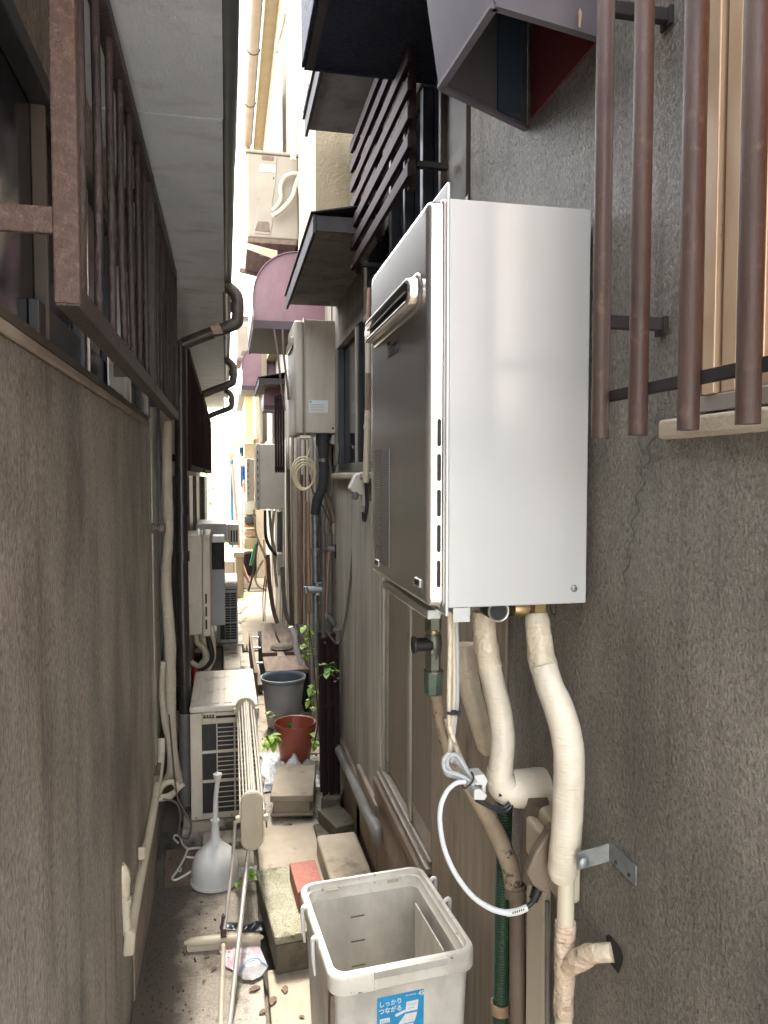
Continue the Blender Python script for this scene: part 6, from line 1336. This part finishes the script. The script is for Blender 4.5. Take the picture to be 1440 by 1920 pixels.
for pts, m_, Y, lb in (([(436, 870, 5), (441, 940, 6), (447, 1020, 7), (448, 1038, 7), (462, 1080, 6), (478, 1108, 6)], 'copper_pipe', 11.2, 'orange brown rain pipe bending over the far wall'),
                       ([(451, 850, 3), (449, 980, 3), (450, 1030, 3)], 'gutter_tan', 11.6, 'tan upright post beside the orange rain pipe'),
                       ([(455, 1044, 2.2), (455, 920, 2.2), (457, 909, 2.2), (461, 906, 2.2)], 'orange', 11.3, 'thin bright orange hooked pole at the far end'),
                       ([(497, 1108, 5), (497, 1060, 5), (494, 1010, 5)], 'alu_cream', 9.5, 'pale upright post at the far right of the path')):
    tag(pxtube(pts, Y=Y, n=10).build('rain_pipe', m_), lb, 'pipe', 'far pipes and poles')
cr = thing('crate_stack', 'stack of yellow and orange wire crates at the far end', 'crates', at(468, 1048, Y=12))
for k, (v0, v1, m_) in enumerate(((900, 925, 'copper_pipe'), (938, 965, 'label_white'), (968, 982, 'concrete'), (984, 990, 'orange'), (996, 1005, 'copper_pipe'), (1010, 1030, 'crate_yellow'))):
    MB().box(xof(457, 12), xof(483, 12), 12, 12.6, zof(v1, 12), zof(v0, 12)).build('crate', m_, cr, bevel=.01)
    for j in range(9):
        xx = xof(458+2.7*j, 11.98); MB().box(xx, xx+.006, 11.985, 11.998, zof(v1, 12), zof(v0, 12)).build('wire', 'crate_yellow', cr)
MB().lathe(at(468, 976, Y=11.95), [(.08, 0), (.07, -.02), (.04, -.03), (0, -.03)], axis='Y', n=16).build('round_tin', 'dark_metal', cr)
MB().box(xof(457, 12.1), xof(483, 12.1), 12.1, 12.6, 0, zof(1040, 12.1)).build('dark_base', 'dark_metal', cr)
tag(pxtube([(470, 1060, 5), (476, 1035, 6), (479, 1020, 4)], Y=9.0).build('green_netting', 'ink_green'), 'roll of green netting leaning at the far path edge', 'netting')
tag(MB().box(xof(505, 11.8)-.2, 4, 11.8, 13, 0, 4.5).build('garden_wall', 'stucco_bright'), 'bright wall closing the far right of the alley', 'wall')
# foliage beyond
def bush(label, cx, cy, cz, rx, ry, rz_, n, seed):
    r_ = random.Random(seed); t = thing('garden_bush', label, 'bush', (cx, cy, 0), 'bushes beyond the alley'); b = MB()
    for i in range(n):
        while True:
            q = Vector([r_.uniform(-1, 1) for _ in range(3)])
            if q.length < 1 and q.length > .35: break
        p = Vector((cx+q.x*rx*(1+.3*noise.noise(q*3)), cy+q.y*ry, cz+q.z*rz_)); curl_leaf(b, p, r_.uniform(.05, .1), .05, r_.uniform(0, 6.3), r_.uniform(-.5, .9), .5, n=2)
    b.build('foliage', 'leaf', t)
    MB().tube([(cx, cy, 0), (cx+.05, cy, cz*.6), (cx, cy, cz)], [.05, .04, .02], n=8).build('trunk', 'vine_stem', t)
bush('loose bright green bush beyond the left doors at the alley end', -.42, 11.5, 1.2, .33, .5, .75, 420, 4)
bush('low yellow green bush above the far retaining wall', -.05, 14.5, .55, .35, .5, .28, 260, 9)
far = thing('house', 'plain white building in the bright background', 'house', (-1, 32, 0)); MB().box(-7, 3, 32, 36, 0, 3.4).build('wall', 'far_white', far); MB().box(-7.2, 3.2, 31.8, 36.2, 3.401, 3.6).build('roof', 'far_white', far)
# overhead wire
tag(MB().tube([at(448, -40, Y=3), at(446, 120, Y=4.2), at(441, 300, Y=6), at(425, 480, Y=9)], .004, n=6).build('overhead_wire', 'cable_black'), 'thin black wire hanging down across the strip of sky', 'wire')
